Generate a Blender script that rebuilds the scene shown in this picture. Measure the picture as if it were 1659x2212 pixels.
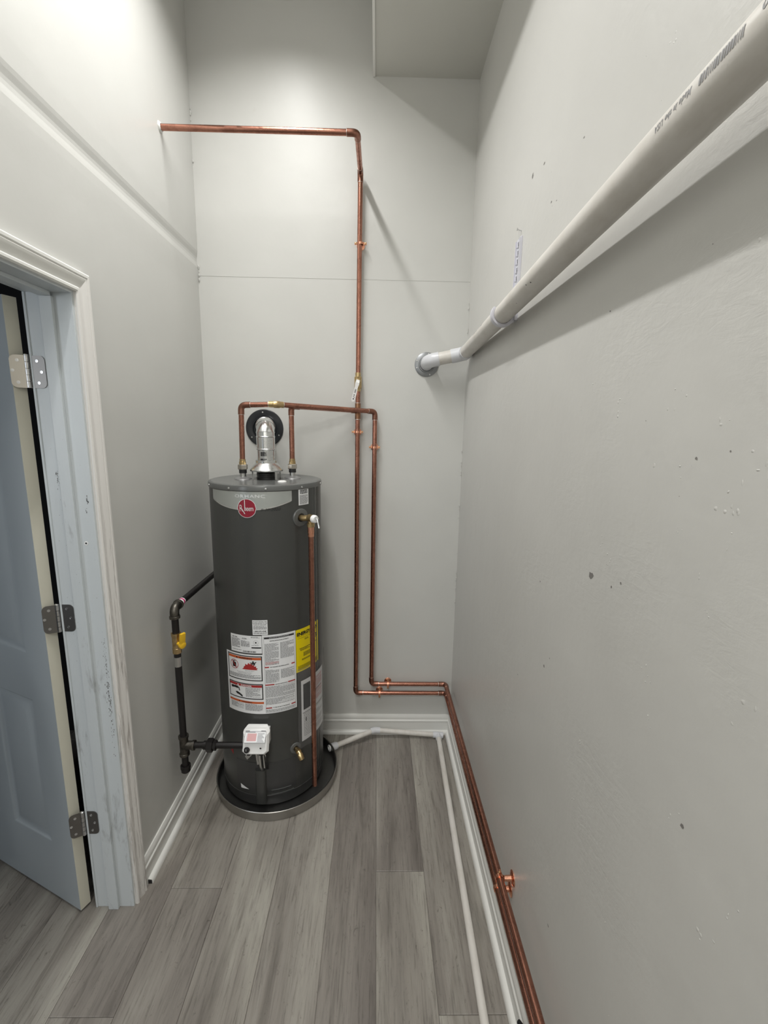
import bpy, bmesh, math, random
from mathutils import Vector, Matrix
random.seed(7)
for o in list(bpy.data.objects): bpy.data.objects.remove(o, do_unlink=True)
S = bpy.context.scene
COL = S.collection

# ------------------------------------------------------------------ camera
cam_d = bpy.data.cameras.new('camera')
cam = bpy.data.objects.new('camera', cam_d); COL.objects.link(cam)
def cam_rot(p, y, r):
    B = Matrix(((1,0,0),(0,0,-1),(0,1,0)))
    cp,sp=math.cos(p),math.sin(p); cy,sy=math.cos(y),math.sin(y); cr,sr=math.cos(r),math.sin(r)
    Ry=Matrix(((cy,0,-sy),(0,1,0),(sy,0,cy))); Rp=Matrix(((1,0,0),(0,cp,-sp),(0,sp,cp))); Rr=Matrix(((cr,-sr,0),(sr,cr,0),(0,0,1)))
    M = Rr@Rp@Ry@B
    return Matrix((M[0], -M[1], -M[2])).transposed()
R3 = cam_rot(.18302, .018876, .01639)
cam.matrix_world = Matrix.Translation((0,0,1.7)) @ R3.to_4x4()
cam_d.sensor_fit = 'HORIZONTAL'; cam_d.sensor_width = 36.0
cam_d.lens = 972.35*36.0/1659.0
cam_d.clip_start = .02
S.camera = cam

# ------------------------------------------------------------------ world, lights, exposure
w = bpy.data.worlds.new('world'); S.world = w; w.use_nodes = True
w.node_tree.nodes['Background'].inputs[0].default_value = (.6,.7,.8,1)
w.node_tree.nodes['Background'].inputs[1].default_value = 0.0
S.view_settings.view_transform = 'Standard'; S.view_settings.look = 'None'
S.view_settings.exposure = 0.0; S.view_settings.gamma = 1.0
S.view_settings.use_curve_mapping = False
def area(name, loc, rot, sx, sy, power, col, spread=180):
    l = bpy.data.lights.new(name, 'AREA'); l.shape = 'RECTANGLE'; l.size = sx; l.size_y = sy
    l.energy = power; l.color = col; l.spread = math.radians(spread)
    o = bpy.data.objects.new(name, l); o.location = loc; o.rotation_euler = rot; COL.objects.link(o)
    return o
# long ceiling tube above the closet (its end lies near the back wall)
area('tube_lamp', (-.44, 1.28, 3.480), (0,0,0), .06, 1.22, 23, (1.0,.99,.965), 142)
# fill light added behind the camera to lift the low and left areas
area('rear_fill_light', (-.25, -1.3, 3.25), (math.radians(-12),0,0), .5, 1.2, 52, (1.0,.985,.955))
# cool fill light added in the next room to brighten the open door
area('side_room_fill', (-2.35, -.7, 1.75), (math.radians(82),0,math.radians(-38)), .8, 1.1, 14, (.88,.94,1.0))

# ------------------------------------------------------------------ materials
def mat(name, col, rough=.5, metal=0, **k):
    m = bpy.data.materials.new(name); m.use_nodes = True
    b = m.node_tree.nodes['Principled BSDF']
    b.inputs['Base Color'].default_value = (*col, 1); b.inputs['Roughness'].default_value = rough
    b.inputs['Metallic'].default_value = metal
    for kk, v in k.items(): b.inputs[kk.replace('_',' ')].default_value = v
    return m
def nd(m, t, **k):
    n = m.node_tree.nodes.new(t)
    for a, v in k.items(): setattr(n, a, v)
    return n
def lk(m, a, b): m.node_tree.links.new(a, b)
def bsdf(m): return m.node_tree.nodes['Principled BSDF']
def pos(m, scale=(1,1,1), rnd=False):
    g = nd(m, 'ShaderNodeNewGeometry'); mp = nd(m, 'ShaderNodeMapping'); mp.inputs['Scale'].default_value = scale
    lk(m, g.outputs['Position'], mp.inputs['Vector'])
    if rnd:
        oi = nd(m, 'ShaderNodeObjectInfo'); mu = nd(m,'ShaderNodeVectorMath', operation='SCALE')
        mu.inputs[0].default_value = (17,9,5); lk(m, oi.outputs['Random'], mu.inputs['Scale'])
        lk(m, mu.outputs[0], mp.inputs['Location'])
    return mp.outputs[0]
def noise(m, vec, scale, detail=4, rough=.55, dist=0):
    n = nd(m, 'ShaderNodeTexNoise'); n.inputs['Scale'].default_value = scale; n.inputs['Detail'].default_value = detail
    n.inputs['Roughness'].default_value = rough; n.inputs['Distortion'].default_value = dist
    lk(m, vec, n.inputs['Vector']); return n.outputs['Fac']
def ramp(m, fac, stops):
    r = nd(m, 'ShaderNodeValToRGB'); e = r.color_ramp.elements
    while len(e) < len(stops): e.new(.5)
    for i,(p,c) in enumerate(stops):
        e[i].position = p; e[i].color = (*c,1) if hasattr(c,'__len__') else (c,c,c,1)
    lk(m, fac, r.inputs[0]); return r.outputs[0]
def mix(m, fac, a, b, mode='MIX'):
    n = nd(m, 'ShaderNodeMix', data_type='RGBA', blend_type=mode)
    if hasattr(fac,'links') or hasattr(fac,'is_linked'): lk(m, fac, n.inputs['Factor'])
    else: n.inputs['Factor'].default_value = fac
    for s, v in ((n.inputs['A'],a),(n.inputs['B'],b)):
        if isinstance(v, tuple): s.default_value = (*v,1)
        else: lk(m, v, s)
    return n.outputs['Result']
def bump(m, h, strength, dist=.002, prev=None):
    b = nd(m, 'ShaderNodeBump'); b.inputs['Strength'].default_value = strength; b.inputs['Distance'].default_value = dist
    lk(m, h, b.inputs['Height'])
    if prev is not None: lk(m, prev, b.inputs['Normal'])
    lk(m, b.outputs[0], bsdf(m).inputs['Normal']); return b.outputs[0]

def wall_paint(name, col, medium=.15, coarse=0.0, rough=.42):
    m = mat(name, col, rough)
    v = pos(m)
    n = noise(m, v, 2.2, 3)
    c = ramp(m, n, [(.3, tuple(x*.965 for x in col)), (.7, tuple(x*1.02 for x in col))])
    st = noise(m, v, 5.5, 6, .6)
    s2 = ramp(m, st, [(.69, 0.0), (.80, 1.0)])
    c = mix(m, s2, c, (col[0]*.86, col[1]*.83, col[2]*.80))
    lk(m, c, bsdf(m).inputs['Base Color'])
    p = bump(m, noise(m, v, 260, 2), .10, .0006)
    p = bump(m, noise(m, v, 6, 4), medium, .01, p)
    if coarse:
        v2 = pos(m, (1,.6,1.6))
        s = noise(m, v2, 38, 5, .65, .6)
        msk = ramp(m, noise(m, v, 3.2, 2), [(.45, 0.0), (.68, 1.0)])
        h = mix(m, msk, (.5,.5,.5), s)
        p = bump(m, h, coarse, .005, p)
    return m
M_WALL = wall_paint('grey_wall_paint', (.60,.60,.575))
M_WALLR = wall_paint('grey_wall_paint_rough', (.60,.595,.57), .28, .20, .40)
M_SOF = wall_paint('grey_soffit_paint', (.58,.58,.54), .1)
M_CEIL = mat('ceiling_white', (.72,.72,.70), .8)
M_DARKROOM = mat('painted_room_darkness', (.012,.012,.013), .9)  # near-black colour stands in for the darkness of the unlit side room
M_TRIM = mat('white_trim_paint', (.76,.76,.73), .35)
def dirty_paint(name, col, grime, lo, hi, sc=(6,6,1.6)):
    m = mat(name, col, .4)
    v = pos(m, sc); n = noise(m, v, 3.2, 8, .68, .4)
    g = nd(m,'ShaderNodeNewGeometry'); sp = nd(m,'ShaderNodeSeparateXYZ'); lk(m, g.outputs['Position'], sp.inputs[0])
    # wear is concentrated around hand height (about 0.7 to 1.3 m)
    mr = nd(m,'ShaderNodeMapRange'); lk(m, sp.outputs['Z'], mr.inputs['Value'])
    mr.inputs['From Min'].default_value=1.85; mr.inputs['From Max'].default_value=1.0; mr.inputs['To Min'].default_value=0; mr.inputs['To Max'].default_value=.14
    ad = nd(m,'ShaderNodeMath', operation='ADD'); lk(m, n, ad.inputs[0]); lk(m, mr.outputs[0], ad.inputs[1])
    f = ramp(m, ad.outputs[0], [(lo, 0.0),(hi, .85)])
    c = mix(m, f, col, grime)
    lk(m, c, bsdf(m).inputs['Base Color'])
    bump(m, noise(m, pos(m,(30,30,5)), 4, 4), .15, .002)
    return m
M_CASING = dirty_paint('worn_white_casing_paint', (.77,.755,.73), (.20,.17,.15), .66, .84, (30,30,1.8))
M_JAMB = dirty_paint('blue_white_jamb_paint', (.60,.64,.66), (.20,.20,.20), .69, .88)
M_DOOR = mat('blue_grey_door_paint', (.44,.485,.515), .38)
M_DOOREDGE = mat('cream_door_edge_paint', (.74,.72,.61), .5)
bump(M_DOOR, noise(M_DOOR, pos(M_DOOR,(40,40,4)), 6, 3), .12, .001)
M_NICKEL = mat('brushed_nickel', (.50,.47,.42), .38, 1)
M_NICKELD = mat('tarnished_nickel', (.22,.21,.20), .42, 1)
M_SCREW = mat('steel_screw', (.6,.6,.6), .3, 1)
def copper(name, a, b, rough=.3):
    m = mat(name, a, rough, 1)
    v = pos(m, (9,9,9), True); n = noise(m, v, 2.4, 6, .65, .8)
    lk(m, ramp(m, n, [(.28, b), (.55, a), (.8, tuple(min(1,x*1.25) for x in a))]), bsdf(m).inputs['Base Color'])
    lk(m, ramp(m, n, [(.3, .38), (.6, rough)]), bsdf(m).inputs['Roughness'])
    return m
M_CU = copper('copper_tube', (.41,.192,.138), (.27,.122,.087), .20)
M_CU_DK = copper('tarnished_copper', (.31,.15,.108), (.15,.072,.05), .32)
M_CU_BR = copper('bright_copper', (.85,.42,.28), (.6,.28,.18), .22)
M_FIT = copper('copper_fitting', (.36,.19,.11), (.17,.09,.06), .32)
M_SOLDER = mat('solder', (.75,.72,.68), .3, 1)
M_BRASS = copper('brass', (.62,.46,.24), (.32,.23,.12), .3)
M_PVC = mat('white_pvc', (.70,.67,.63), .38)
_n = noise(M_PVC, pos(M_PVC,(3,1.2,3)), 9, 5, .6)
lk(M_PVC, ramp(M_PVC, _n, [(.3,(.62,.59,.54)),(.55,(.70,.675,.635))]), bsdf(M_PVC).inputs['Base Color'])
M_PVCFIT = mat('bluish_pvc_fitting', (.68,.69,.72), .3)
M_STRAP = mat('pale_plastic_strap', (.68,.68,.75), .35)
M_BLKPIPE = mat('black_iron_pipe', (.018,.016,.016), .38, .3)
M_IRON = copper('malleable_iron', (.16,.15,.13), (.06,.055,.05), .45)
M_IRON2 = mat('grey_zinc', (.34,.34,.34), .4, .7)
M_LEVER = mat('dull_zinc_lever', (.62,.61,.60), .5, .4)
M_YEL = mat('yellow_plastic', (.85,.52,.02), .4)
M_HEATER = mat('charcoal_heater_enamel', (.060,.061,.058), .30)
bump(M_HEATER, noise(M_HEATER, pos(M_HEATER,(1,1,1)), 420, 2), .08, .0004)
M_HEATER2 = mat('charcoal_lid_enamel', (.115,.118,.115), .26)
M_SKIRT = mat('dark_base_panel', (.05,.05,.05), .3)
M_BLACK = mat('black_plastic', (.015,.015,.016), .4)
M_BLACKRUB = mat('black_wall_ring', (.016,.018,.021), .38)
M_GALV = mat('galvanised_steel', (.72,.73,.73), .22, 1)
_n = noise(M_GALV, pos(M_GALV,(1,1,1)), 28, 3)
lk(M_GALV, ramp(M_GALV, _n, [(.3,.16),(.7,.34)]), bsdf(M_GALV).inputs['Roughness'])
M_ALU = mat('dull_aluminium', (.62,.62,.61), .32, 1)
M_PAN = mat('dark_drain_pan_metal', (.17,.17,.165), .33, .9)
M_PANRIM = mat('pan_outer_metal', (.42,.41,.39), .36, 1)
M_WHITEPL = mat('white_plastic', (.86,.86,.85), .35)
M_PAPER = mat('white_label', (.88,.89,.90), .45)
M_SILVER = mat('silver_banner_film', (.42,.44,.42), .3, .3)
M_SILVERL = mat('silver_banner_border', (.6,.6,.58), .25, .6)
M_RED = mat('dark_red_print', (.28,.012,.03), .35)
M_REDP = mat('red_print', (.42,.03,.03), .5)
M_ORANGE = mat('orange_print', (.62,.12,.03), .5)
M_INK = mat('black_print', (.012,.012,.013), .5)
M_GREYINK = mat('grey_print', (.24,.24,.25), .6)
M_PINK = mat('pink_print', (.72,.42,.42), .6)
M_LABELY = mat('yellow_label', (.90,.72,.0), .42)
M_WHITEINK = mat('white_print', (.8,.8,.8), .3)
M_SILVINK = mat('bright_silver_print', (.85,.87,.88), .2, .4)
M_PVCINK = mat('faded_pipe_print', (.27,.27,.28), .6)
M_FILM = mat('clear_plastic_film', (.45,.45,.45), .12)
bsdf(M_FILM).inputs['Alpha'].default_value = .16
bump(M_FILM, noise(M_FILM, pos(M_FILM), 22, 3), .5, .006)
M_CHIP = mat('exposed_plaster', (.68,.66,.63), .6)
M_SMUDGE = mat('dark_scuff', (.20,.19,.18), .7)
M_GAP = mat('plank_gap', (.15,.14,.13), .8)

def plank_mat():
    m = mat('grey_vinyl_plank', (.3,.28,.26), .42)
    oi = nd(m,'ShaderNodeObjectInfo')
    v = pos(m, (13,1.0,1), True); n1 = noise(m, v, 1.3, 9, .62, 1.0)
    v2 = pos(m, (3.2,.55,1), True); n2 = noise(m, v2, 1.6, 4, .5, .6)
    v3 = pos(m, (95,5.5,1), True); n3 = noise(m, v3, 1.5, 7, .68, .3)
    c = ramp(m, n2, [(.30,(.182,.166,.151)),(.50,(.248,.231,.209)),(.68,(.340,.326,.294))])
    c1 = ramp(m, n1, [(.30,(.50,.48,.46)),(.46,(.95,.94,.93)),(.60,(1.05,1.05,1.04)),(.8,(1.2,1.2,1.17))])
    c = mix(m, .75, c, c1, 'MULTIPLY')
    c3 = ramp(m, n3, [(.30,(.42,.40,.38)),(.46,(.96,.96,.96)),(.62,(1.10,1.10,1.09))])
    c = mix(m, .72, c, c3, 'MULTIPLY')
    vk = pos(m, (17,7.5,1), True); k = noise(m, vk, 2.6, 8, .80, 1.8)
    ck = ramp(m, k, [(.33,(.28,.26,.24)),(.415,(1,1,1))])
    c = mix(m, .7, c, ck, 'MULTIPLY')
    r = ramp(m, oi.outputs['Random'], [(0,(.93,.915,.91)),(1,(1.07,1.07,1.05))])
    c = mix(m, 1.0, c, r, 'MULTIPLY')
    lk(m, c, bsdf(m).inputs['Base Color'])
    lk(m, ramp(m, n1, [(.3,.52),(.7,.36)]), bsdf(m).inputs['Roughness'])
    bump(m, n3, .18, .0012)
    return m
M_PLANK = plank_mat()

# ------------------------------------------------------------------ geometry helpers
ORI = {}
def new(): return bmesh.new()
SEP = {'screws':'screw','lid_screws':'lid_screw','solder_ring':'solder_ring','wires':'wire','foil_tags':'foil_tag','panel_ribs':'panel_rib','ports':'port','jacket_seam':'jacket_seam',
       'nail_holes':'nail_hole','slots':'slot','orange_band':'orange_band','black_borders':None,'scuffs':None,'embossed_marks':None}
PRINT = {'pipe_lettering','banner_letters','badge_letters','handwriting','sticker_text','sticker_heading','small_print','plate_marks','plate_seal','warning_text','danger_text','red_pictogram','black_pictogram',
         'title_text','headings','red_bars','label_text','pink_print','cover_text','stamped_marks','scuffs','embossed_marks','nail_holes','slots','black_borders'}
def islands(bm):
    seen = set(); out = []
    for v in bm.verts:
        if v in seen: continue
        st = [v]; seen.add(v); isl = []
        while st:
            q = st.pop(); isl.append(q)
            for e in q.link_edges:
                o = e.other_vert(q)
                if o not in seen: seen.add(o); st.append(o)
        out.append(isl)
    return out
def finish(name, bm, m, parent=None, smooth=None, loc=None):
    one = SEP.get(name)
    if one and parent is not None and name not in PRINT:
        isl = islands(bm)
        if len(isl) > 1:
            for k in isl:
                nb = new(); mp_ = {v: nb.verts.new(v.co) for v in k}
                for f in {f for v in k for f in v.link_faces}: nb.faces.new([mp_[v] for v in f.verts])
                o = finish_one(one, nb, m, parent, smooth, loc)
            bm.free(); return o
        return finish_one(one, bm, m, parent, smooth, loc)
    o = finish_one(name, bm, m, parent, smooth, loc)
    if name in PRINT: o['kind'] = 'stuff'
    return o
def finish_one(name, bm, m, parent=None, smooth=None, loc=None):
    me = bpy.data.meshes.new(name)
    bmesh.ops.recalc_face_normals(bm, faces=bm.faces)
    if parent is None and loc is None:
        xs=[v.co.x for v in bm.verts]; ys=[v.co.y for v in bm.verts]; zs=[v.co.z for v in bm.verts]
        loc = Vector(((min(xs)+max(xs))/2,(min(ys)+max(ys))/2,min(zs)))
    o0 = ORI[parent.name] if parent else Vector(loc)
    for v in bm.verts: v.co -= o0
    if smooth is not None:
        for f in bm.faces: f.smooth = True
        a = math.radians(smooth)
        for e in bm.edges:
            if len(e.link_faces) == 2 and e.calc_face_angle(0) > a: e.smooth = False
    bm.to_mesh(me); bm.free()
    me.materials.append(m)
    o = bpy.data.objects.new(name, me); COL.objects.link(o)
    if parent: o.parent = parent
    else: o.location = o0
    ORI[o.name] = o0.copy()
    return o
def thing(name, label, cat, loc=(0,0,0), group=None, kind=None):
    o = bpy.data.objects.new(name, None); COL.objects.link(o); o.location = loc
    o.empty_display_size = .05; ORI[o.name] = Vector(loc)
    if label: o['label'] = label
    if cat: o['category'] = cat
    if group: o['group'] = group
    if kind: o['kind'] = kind
    return o
def tag(o, label, cat=None, group=None, kind=None):
    if label: o['label'] = label
    if cat: o['category'] = cat
    if group: o['group'] = group
    if kind: o['kind'] = kind
    return o
def box(bm, x0,x1,y0,y1,z0,z1, bev=0, M=None):
    vs = [Vector((x,y,z)) for x in (x0,x1) for y in (y0,y1) for z in (z0,z1)]
    if M is not None: vs = [M@v for v in vs]
    v = [bm.verts.new(c) for c in vs]
    fs = [bm.faces.new([v[i] for i in f]) for f in ((0,1,3,2),(4,6,7,5),(0,4,5,1),(2,3,7,6),(0,2,6,4),(1,5,7,3))]
    if bev:
        es = list({e for f in fs for e in f.edges})
        bmesh.ops.bevel(bm, geom=es, offset=bev, segments=2, affect='EDGES', profile=.6)
def frame(d):
    d = Vector(d).normalized(); a = Vector((0,0,1)) if abs(d.z) < .9 else Vector((1,0,0))
    u = d.cross(a).normalized(); return u, d.cross(u).normalized(), d
def tube(bm, pts, r, seg=20, caps=True, radii=None):
    pts = [Vector(p) for p in pts]; n = len(pts); rings = []
    t0 = (pts[1]-pts[0]).normalized(); u, v, _ = frame(t0); prev = t0
    for i, p in enumerate(pts):
        t = (pts[min(i+1,n-1)] - pts[max(i-1,0)])
        if 0 < i < n-1: t = (pts[i+1]-p).normalized() + (p-pts[i-1]).normalized()
        t.normalize()
        q = prev.rotation_difference(t); u = q@u; v = q@v; prev = t
        rr = radii[i] if radii else r
        rings.append([bm.verts.new(p + (u*math.cos(2*math.pi*k/seg) + v*math.sin(2*math.pi*k/seg))*rr) for k in range(seg)])
    for a, b in zip(rings, rings[1:]):
        for k in range(seg): bm.faces.new((a[k], a[(k+1)%seg], b[(k+1)%seg], b[k]))
    if caps:
        bm.faces.new(rings[0]); bm.faces.new(rings[-1])
def lathe(bm, p, d, prof, seg=32, a0=0, a1=2*math.pi):
    """prof: list of (radius, height along d)."""
    u, v, d = frame(d); p = Vector(p); full = abs(a1-a0-2*math.pi) < 1e-6
    n = seg if full else seg+1; rings = []
    for r, h in prof:
        if r < 1e-6: rings.append([bm.verts.new(p+d*h)]); continue
        rings.append([bm.verts.new(p + d*h + (u*math.cos(a0+(a1-a0)*k/seg)+v*math.sin(a0+(a1-a0)*k/seg))*r) for k in range(n)])
    for a, b in zip(rings, rings[1:]):
        m = seg if full else seg
        for k in range(m):
            k2 = (k+1)%n
            if len(a) == 1 and len(b) == 1: continue
            if len(a) == 1: bm.faces.new((a[0], b[k2], b[k]))
            elif len(b) == 1: bm.faces.new((a[k], a[k2], b[0]))
            else: bm.faces.new((a[k], a[k2], b[k2], b[k]))
def arc(p, a, b, r, n=8):
    """fillet points at corner p between neighbours a and b, tangent length r"""
    p, a, b = Vector(p), Vector(a), Vector(b)
    s = p+(a-p).normalized()*r; e = p+(b-p).normalized()*r
    return [((1-t)**2)*s + 2*t*(1-t)*p + t*t*e for t in [i/n for i in range(n+1)]]
def extrude(bm, prof, o, U, V, W, L, m0=0, m1=0):
    """prof points (a,b): o + U*a + V*b, swept along W from m0*a to L + m1*a"""
    o, U, V, W = Vector(o), Vector(U), Vector(V), Vector(W)
    A = [bm.verts.new(o+U*a+V*b+W*(m0*a)) for a,b in prof]; B = [bm.verts.new(o+U*a+V*b+W*(L+m1*a)) for a,b in prof]
    n = len(prof)
    for i in range(n): bm.faces.new((A[i], A[(i+1)%n], B[(i+1)%n], B[i]))
    bm.faces.new(A); bm.faces.new(B)
def hexnut(bm, p, d, r, h):
    lathe(bm, p, d, [(0,0),(r*.92,0),(r,h*.12),(r,h*.88),(r*.92,h),(0,h)], 6)

# ------------------------------------------------------------------ room shell
XL, XR, YB, ZC = -.85, .437, 2.30, 3.52
YR = -2.4
DY0, DY1, DH = .585, 1.345, 2.055       # doorway
# floor with one object per plank
fl = new(); box(fl, -3.0, XR, YR, YB+.1, -.06, -.0035); floor = finish('floor', fl, M_GAP); tag(floor, None, None, None, 'structure')
seams = [-2.81,-2.622,-2.434,-2.246,-2.058,-1.87,-1.682,-1.494,-1.306,-1.12,-.933,-.745,-.556,-.362,-.158,.020,.206,.412,.46]
joint = {10:1.035, 11:1.41, 14:.985, 15:1.473, 16:1.034, 12:1.75, 13:.99, 9:.7, 17:1.9, 8:1.8, 7:1.2}
PL = 1.22
for i in range(len(seams)-1):
    x0, x1 = seams[i], min(seams[i+1], XR)
    j = joint.get(i, (i*.37) % 1.22)
    y = j
    while y > YR: y -= PL
    while y < YB:
        y0, y1 = max(y, YR), min(y+PL, YB)
        if y1-y0 > .01:
            b = new(); g = .0005
            dz = random.uniform(-.0003, .0003)
            vb = [(x0+g,y0+g),(x1-g,y0+g),(x1-g,y1-g),(x0+g,y1-g)]; c = .0022
            vt = [(x0+g+c,y0+g+c),(x1-g-c,y0+g+c),(x1-g-c,y1-g-c),(x0+g+c,y1-g-c)]
            a = [b.verts.new((*p,-.0034)) for p in vb]; m_ = [b.verts.new((*p,-.0009)) for p in vb]; t = [b.verts.new((*p,dz)) for p in vt]
            b.faces.new(t); b.faces.new(a[::-1])
            for k in range(4):
                b.faces.new((m_[k],m_[(k+1)%4],t[(k+1)%4],t[k])); b.faces.new((a[k],a[(k+1)%4],m_[(k+1)%4],m_[k]))
            finish('plank', b, M_PLANK, floor)
        y += PL

def struct(name, bm, m, parent=None, smooth=None):
    o = finish(name, bm, m, parent, smooth)
    if parent is None: o['kind'] = 'structure'
    return o
# back wall: lower sheet, and an upper sheet a hair proud of it (the horizontal joint)
b = new(); box(b, XL-.12, XR+.1, YB, YB+.1, -.06, ZC); wb = struct('wall_back', b, M_WALL)
b = new(); box(b, XL, XR, YB-.0009, YB+.001, 2.393, ZC-.001); finish('drywall_sheet', b, M_WALL, wb)
# right wall
b = new(); box(b, XR, XR+.1, YR, YB, -.06, ZC); wr = struct('wall_right', b, M_WALLR)
# left wall: profile with the shallow taped joint, swept along y, plus the pieces around the doorway
b = new()
prof = [(-.97,2.13),(-.97,ZC),(XL+.004,ZC),(XL+.004,2.56),(XL+.0030,2.500),(XL+.0012,2.488),(XL-.0022,2.472),(XL-.0030,2.462),(XL-.0024,2.450),(XL-.0004,2.438),(XL+.0010,2.428),(XL+.0012,2.40),(XL,2.32),(XL,2.13)]
extrude(b, prof, (0,YR,0), (1,0,0), (0,0,1), (0,1,0), YB-YR)
box(b, -.97, XL, YR, YB, DH+.02, 2.13)
box(b, -.97, XL, DY1+.02, YB, -.06, DH+.02)
box(b, -.97, XL, YR, DY0-.02, -.06, DH+.02)
wl = struct('wall_left', b, M_WALL)
# rear wall behind the photographer, ceiling and soffit
b = new(); box(b, XL-.12, XR+.1, YR-.1, YR, -.06, ZC); struct('wall_rear', b, M_WALL)
b = new(); box(b, XL-.12, XR+.1, YR-.1, YB+.1, ZC, ZC+.1); ceil = struct('ceiling', b, M_CEIL)
b = new(); box(b, -.028, XR, YR, YB-.0009, 3.225, ZC-.001); finish('soffit', b, M_SOF, ceil)
b = new(); box(b, -.036, -.026, YR, YB-.0025, 3.221, 3.50, .001); tag(finish('corner_bead', b, M_TRIM, ceil), 'bright painted edge of the soffit')
# dim side room beyond the doorway
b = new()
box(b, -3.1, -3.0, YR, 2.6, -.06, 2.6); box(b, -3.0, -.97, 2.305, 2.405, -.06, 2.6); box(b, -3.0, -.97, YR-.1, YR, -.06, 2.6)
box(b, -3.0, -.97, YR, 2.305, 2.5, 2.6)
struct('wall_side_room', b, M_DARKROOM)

# ceiling lamp housings (out of frame, they carry the lights)
def lamp(x, y, L, z, label, wd):
    t = thing('ceiling_light', label, 'light', (x,y,ZC))
    b = new(); box(b, x-wd, x+wd, y-L/2, y+L/2, z, ZC-.0005, .004); finish('lamp_housing', b, M_WHITEPL, t)
lamp(-.44, 1.28, 1.28, 3.488, 'long narrow white ceiling lamp above the water heater, out of frame', .055)

# ------------------------------------------------------------------ baseboards with shoe moulding
BB = [(0,0),(.012,0),(.012,.068),(.0145,.072),(.0145,.078),(.010,.083),(.0115,.094),(.009,.104),(.005,.112),(0,.112)]
def qround(r0, h): return [(0,0),(r0,0)]+[(r0*math.cos(t)**.8, h*math.sin(t)) for t in [math.pi/2*i/8 for i in range(1,8)]]+[(0,h)]
SH = qround(.017,.020)
b = new(); extrude(b, BB, (XL,1.412,0), (1,0,0), (0,0,1), (0,1,0), YB-1.412, 0, -1); bl = struct('baseboard_left', b, M_TRIM, None, 25)
b = new(); extrude(b, BB, (XL,YB-.0005,0), (0,-1,0), (0,0,1), (1,0,0), XR-XL, 1, -1); bbk = struct('baseboard_back', b, M_TRIM, None, 25)
b = new(); extrude(b, BB, (XR,YR,0), (-1,0,0), (0,0,1), (0,1,0), YB-YR, 0, -1); br = struct('baseboard_right', b, M_TRIM, None, 25)
b = new(); extrude(b, SH, (XL+.012,1.428,0), (1,0,0), (0,0,1), (0,1,0), YB-.012-1.428, 0, -1); finish('shoe_molding', b, M_TRIM, bl, 30)
b = new(); box(b, XL+.0125, XL+.026, 1.4262, 1.4279, .0, .016); tag(finish('molding_end', b, M_BLACK, bl), 'dark cut end of the left shoe molding')
b = new(); extrude(b, SH, (XL+.012,YB-.012,0), (0,-1,0), (0,0,1), (1,0,0), XR-XL-.024, 1, -1); finish('shoe_molding', b, M_TRIM, bbk, 30)
b = new(); extrude(b, SH, (XR-.012,YR,0), (-1,0,0), (0,0,1), (0,1,0), YB-.012-YR, 0, -1); finish('shoe_molding', b, M_TRIM, br, 30)

# ------------------------------------------------------------------ door frame, casing
CP = [(0,0),(0,.011),(.004,.0145),(.010,.0145),(.013,.011),(.016,.0105),(.024,.012),(.034,.0165),(.041,.0178),(.044,.0155),(.047,.0185),(.054,.0185),(.0575,.016),(.0575,0)]
H0 = DH+.006
b = new(); extrude(b, CP, (XL,DY1+.008,0), (0,1,0), (1,0,0), (0,0,1), H0, 0, 1); tr = struct('trim_1', b, M_CASING, None, 20)
tr['label'] = 'stained white door casing leg beside the far jamb'
M_HEADCAS = mat('clean_white_head_casing', (.80,.80,.77), .25)
b = new(); extrude(b, CP, (XL,DY0-.008,H0), (0,0,1), (1,0,0), (0,1,0), DY1-DY0+.016, -1, 1); tr2 = struct('trim_2', b, M_HEADCAS, None, 20)
tr2['label'] = 'glossy white door head casing, mitred at its right end'
b = new(); extrude(b, CP, (XL,DY0-.008,0), (0,-1,0), (1,0,0), (0,0,1), H0, 0, 1); struct('trim_3', b, M_CASING, None, 20)
JX0, JX1 = -.981, -.8475
d1 = thing('door_1', None, None, (-.91, DY1, 0), None, 'structure')
def jambpiece(a, m):  # a: list of boxes
    b = new()
    for q in a: box(b, *q, .0012)
    return b
o = finish('jamb', jambpiece([(JX0,JX1,DY1,DY1+.019,0,DH+.019)],0), M_JAMB, d1)
finish('jamb', jambpiece([(JX0,JX1,DY0-.019,DY0,0,DH+.019)],0), M_JAMB, d1)
finish('head_jamb', jambpiece([(JX0,JX1,DY0,DY1,DH,DH+.019)],0), M_JAMB, d1)
finish('door_stop', jambpiece([(-.932,-.898,DY1-.011,DY1-.0002,0,DH-.011)],0), M_JAMB, d1)
finish('door_stop', jambpiece([(-.932,-.898,DY0+.0002,DY0+.011,0,DH-.011)],0), M_JAMB, d1)
finish('head_stop', jambpiece([(-.932,-.898,DY0+.011,DY1-.011,DH-.011,DH-.0002)],0), M_JAMB, d1)

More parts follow.
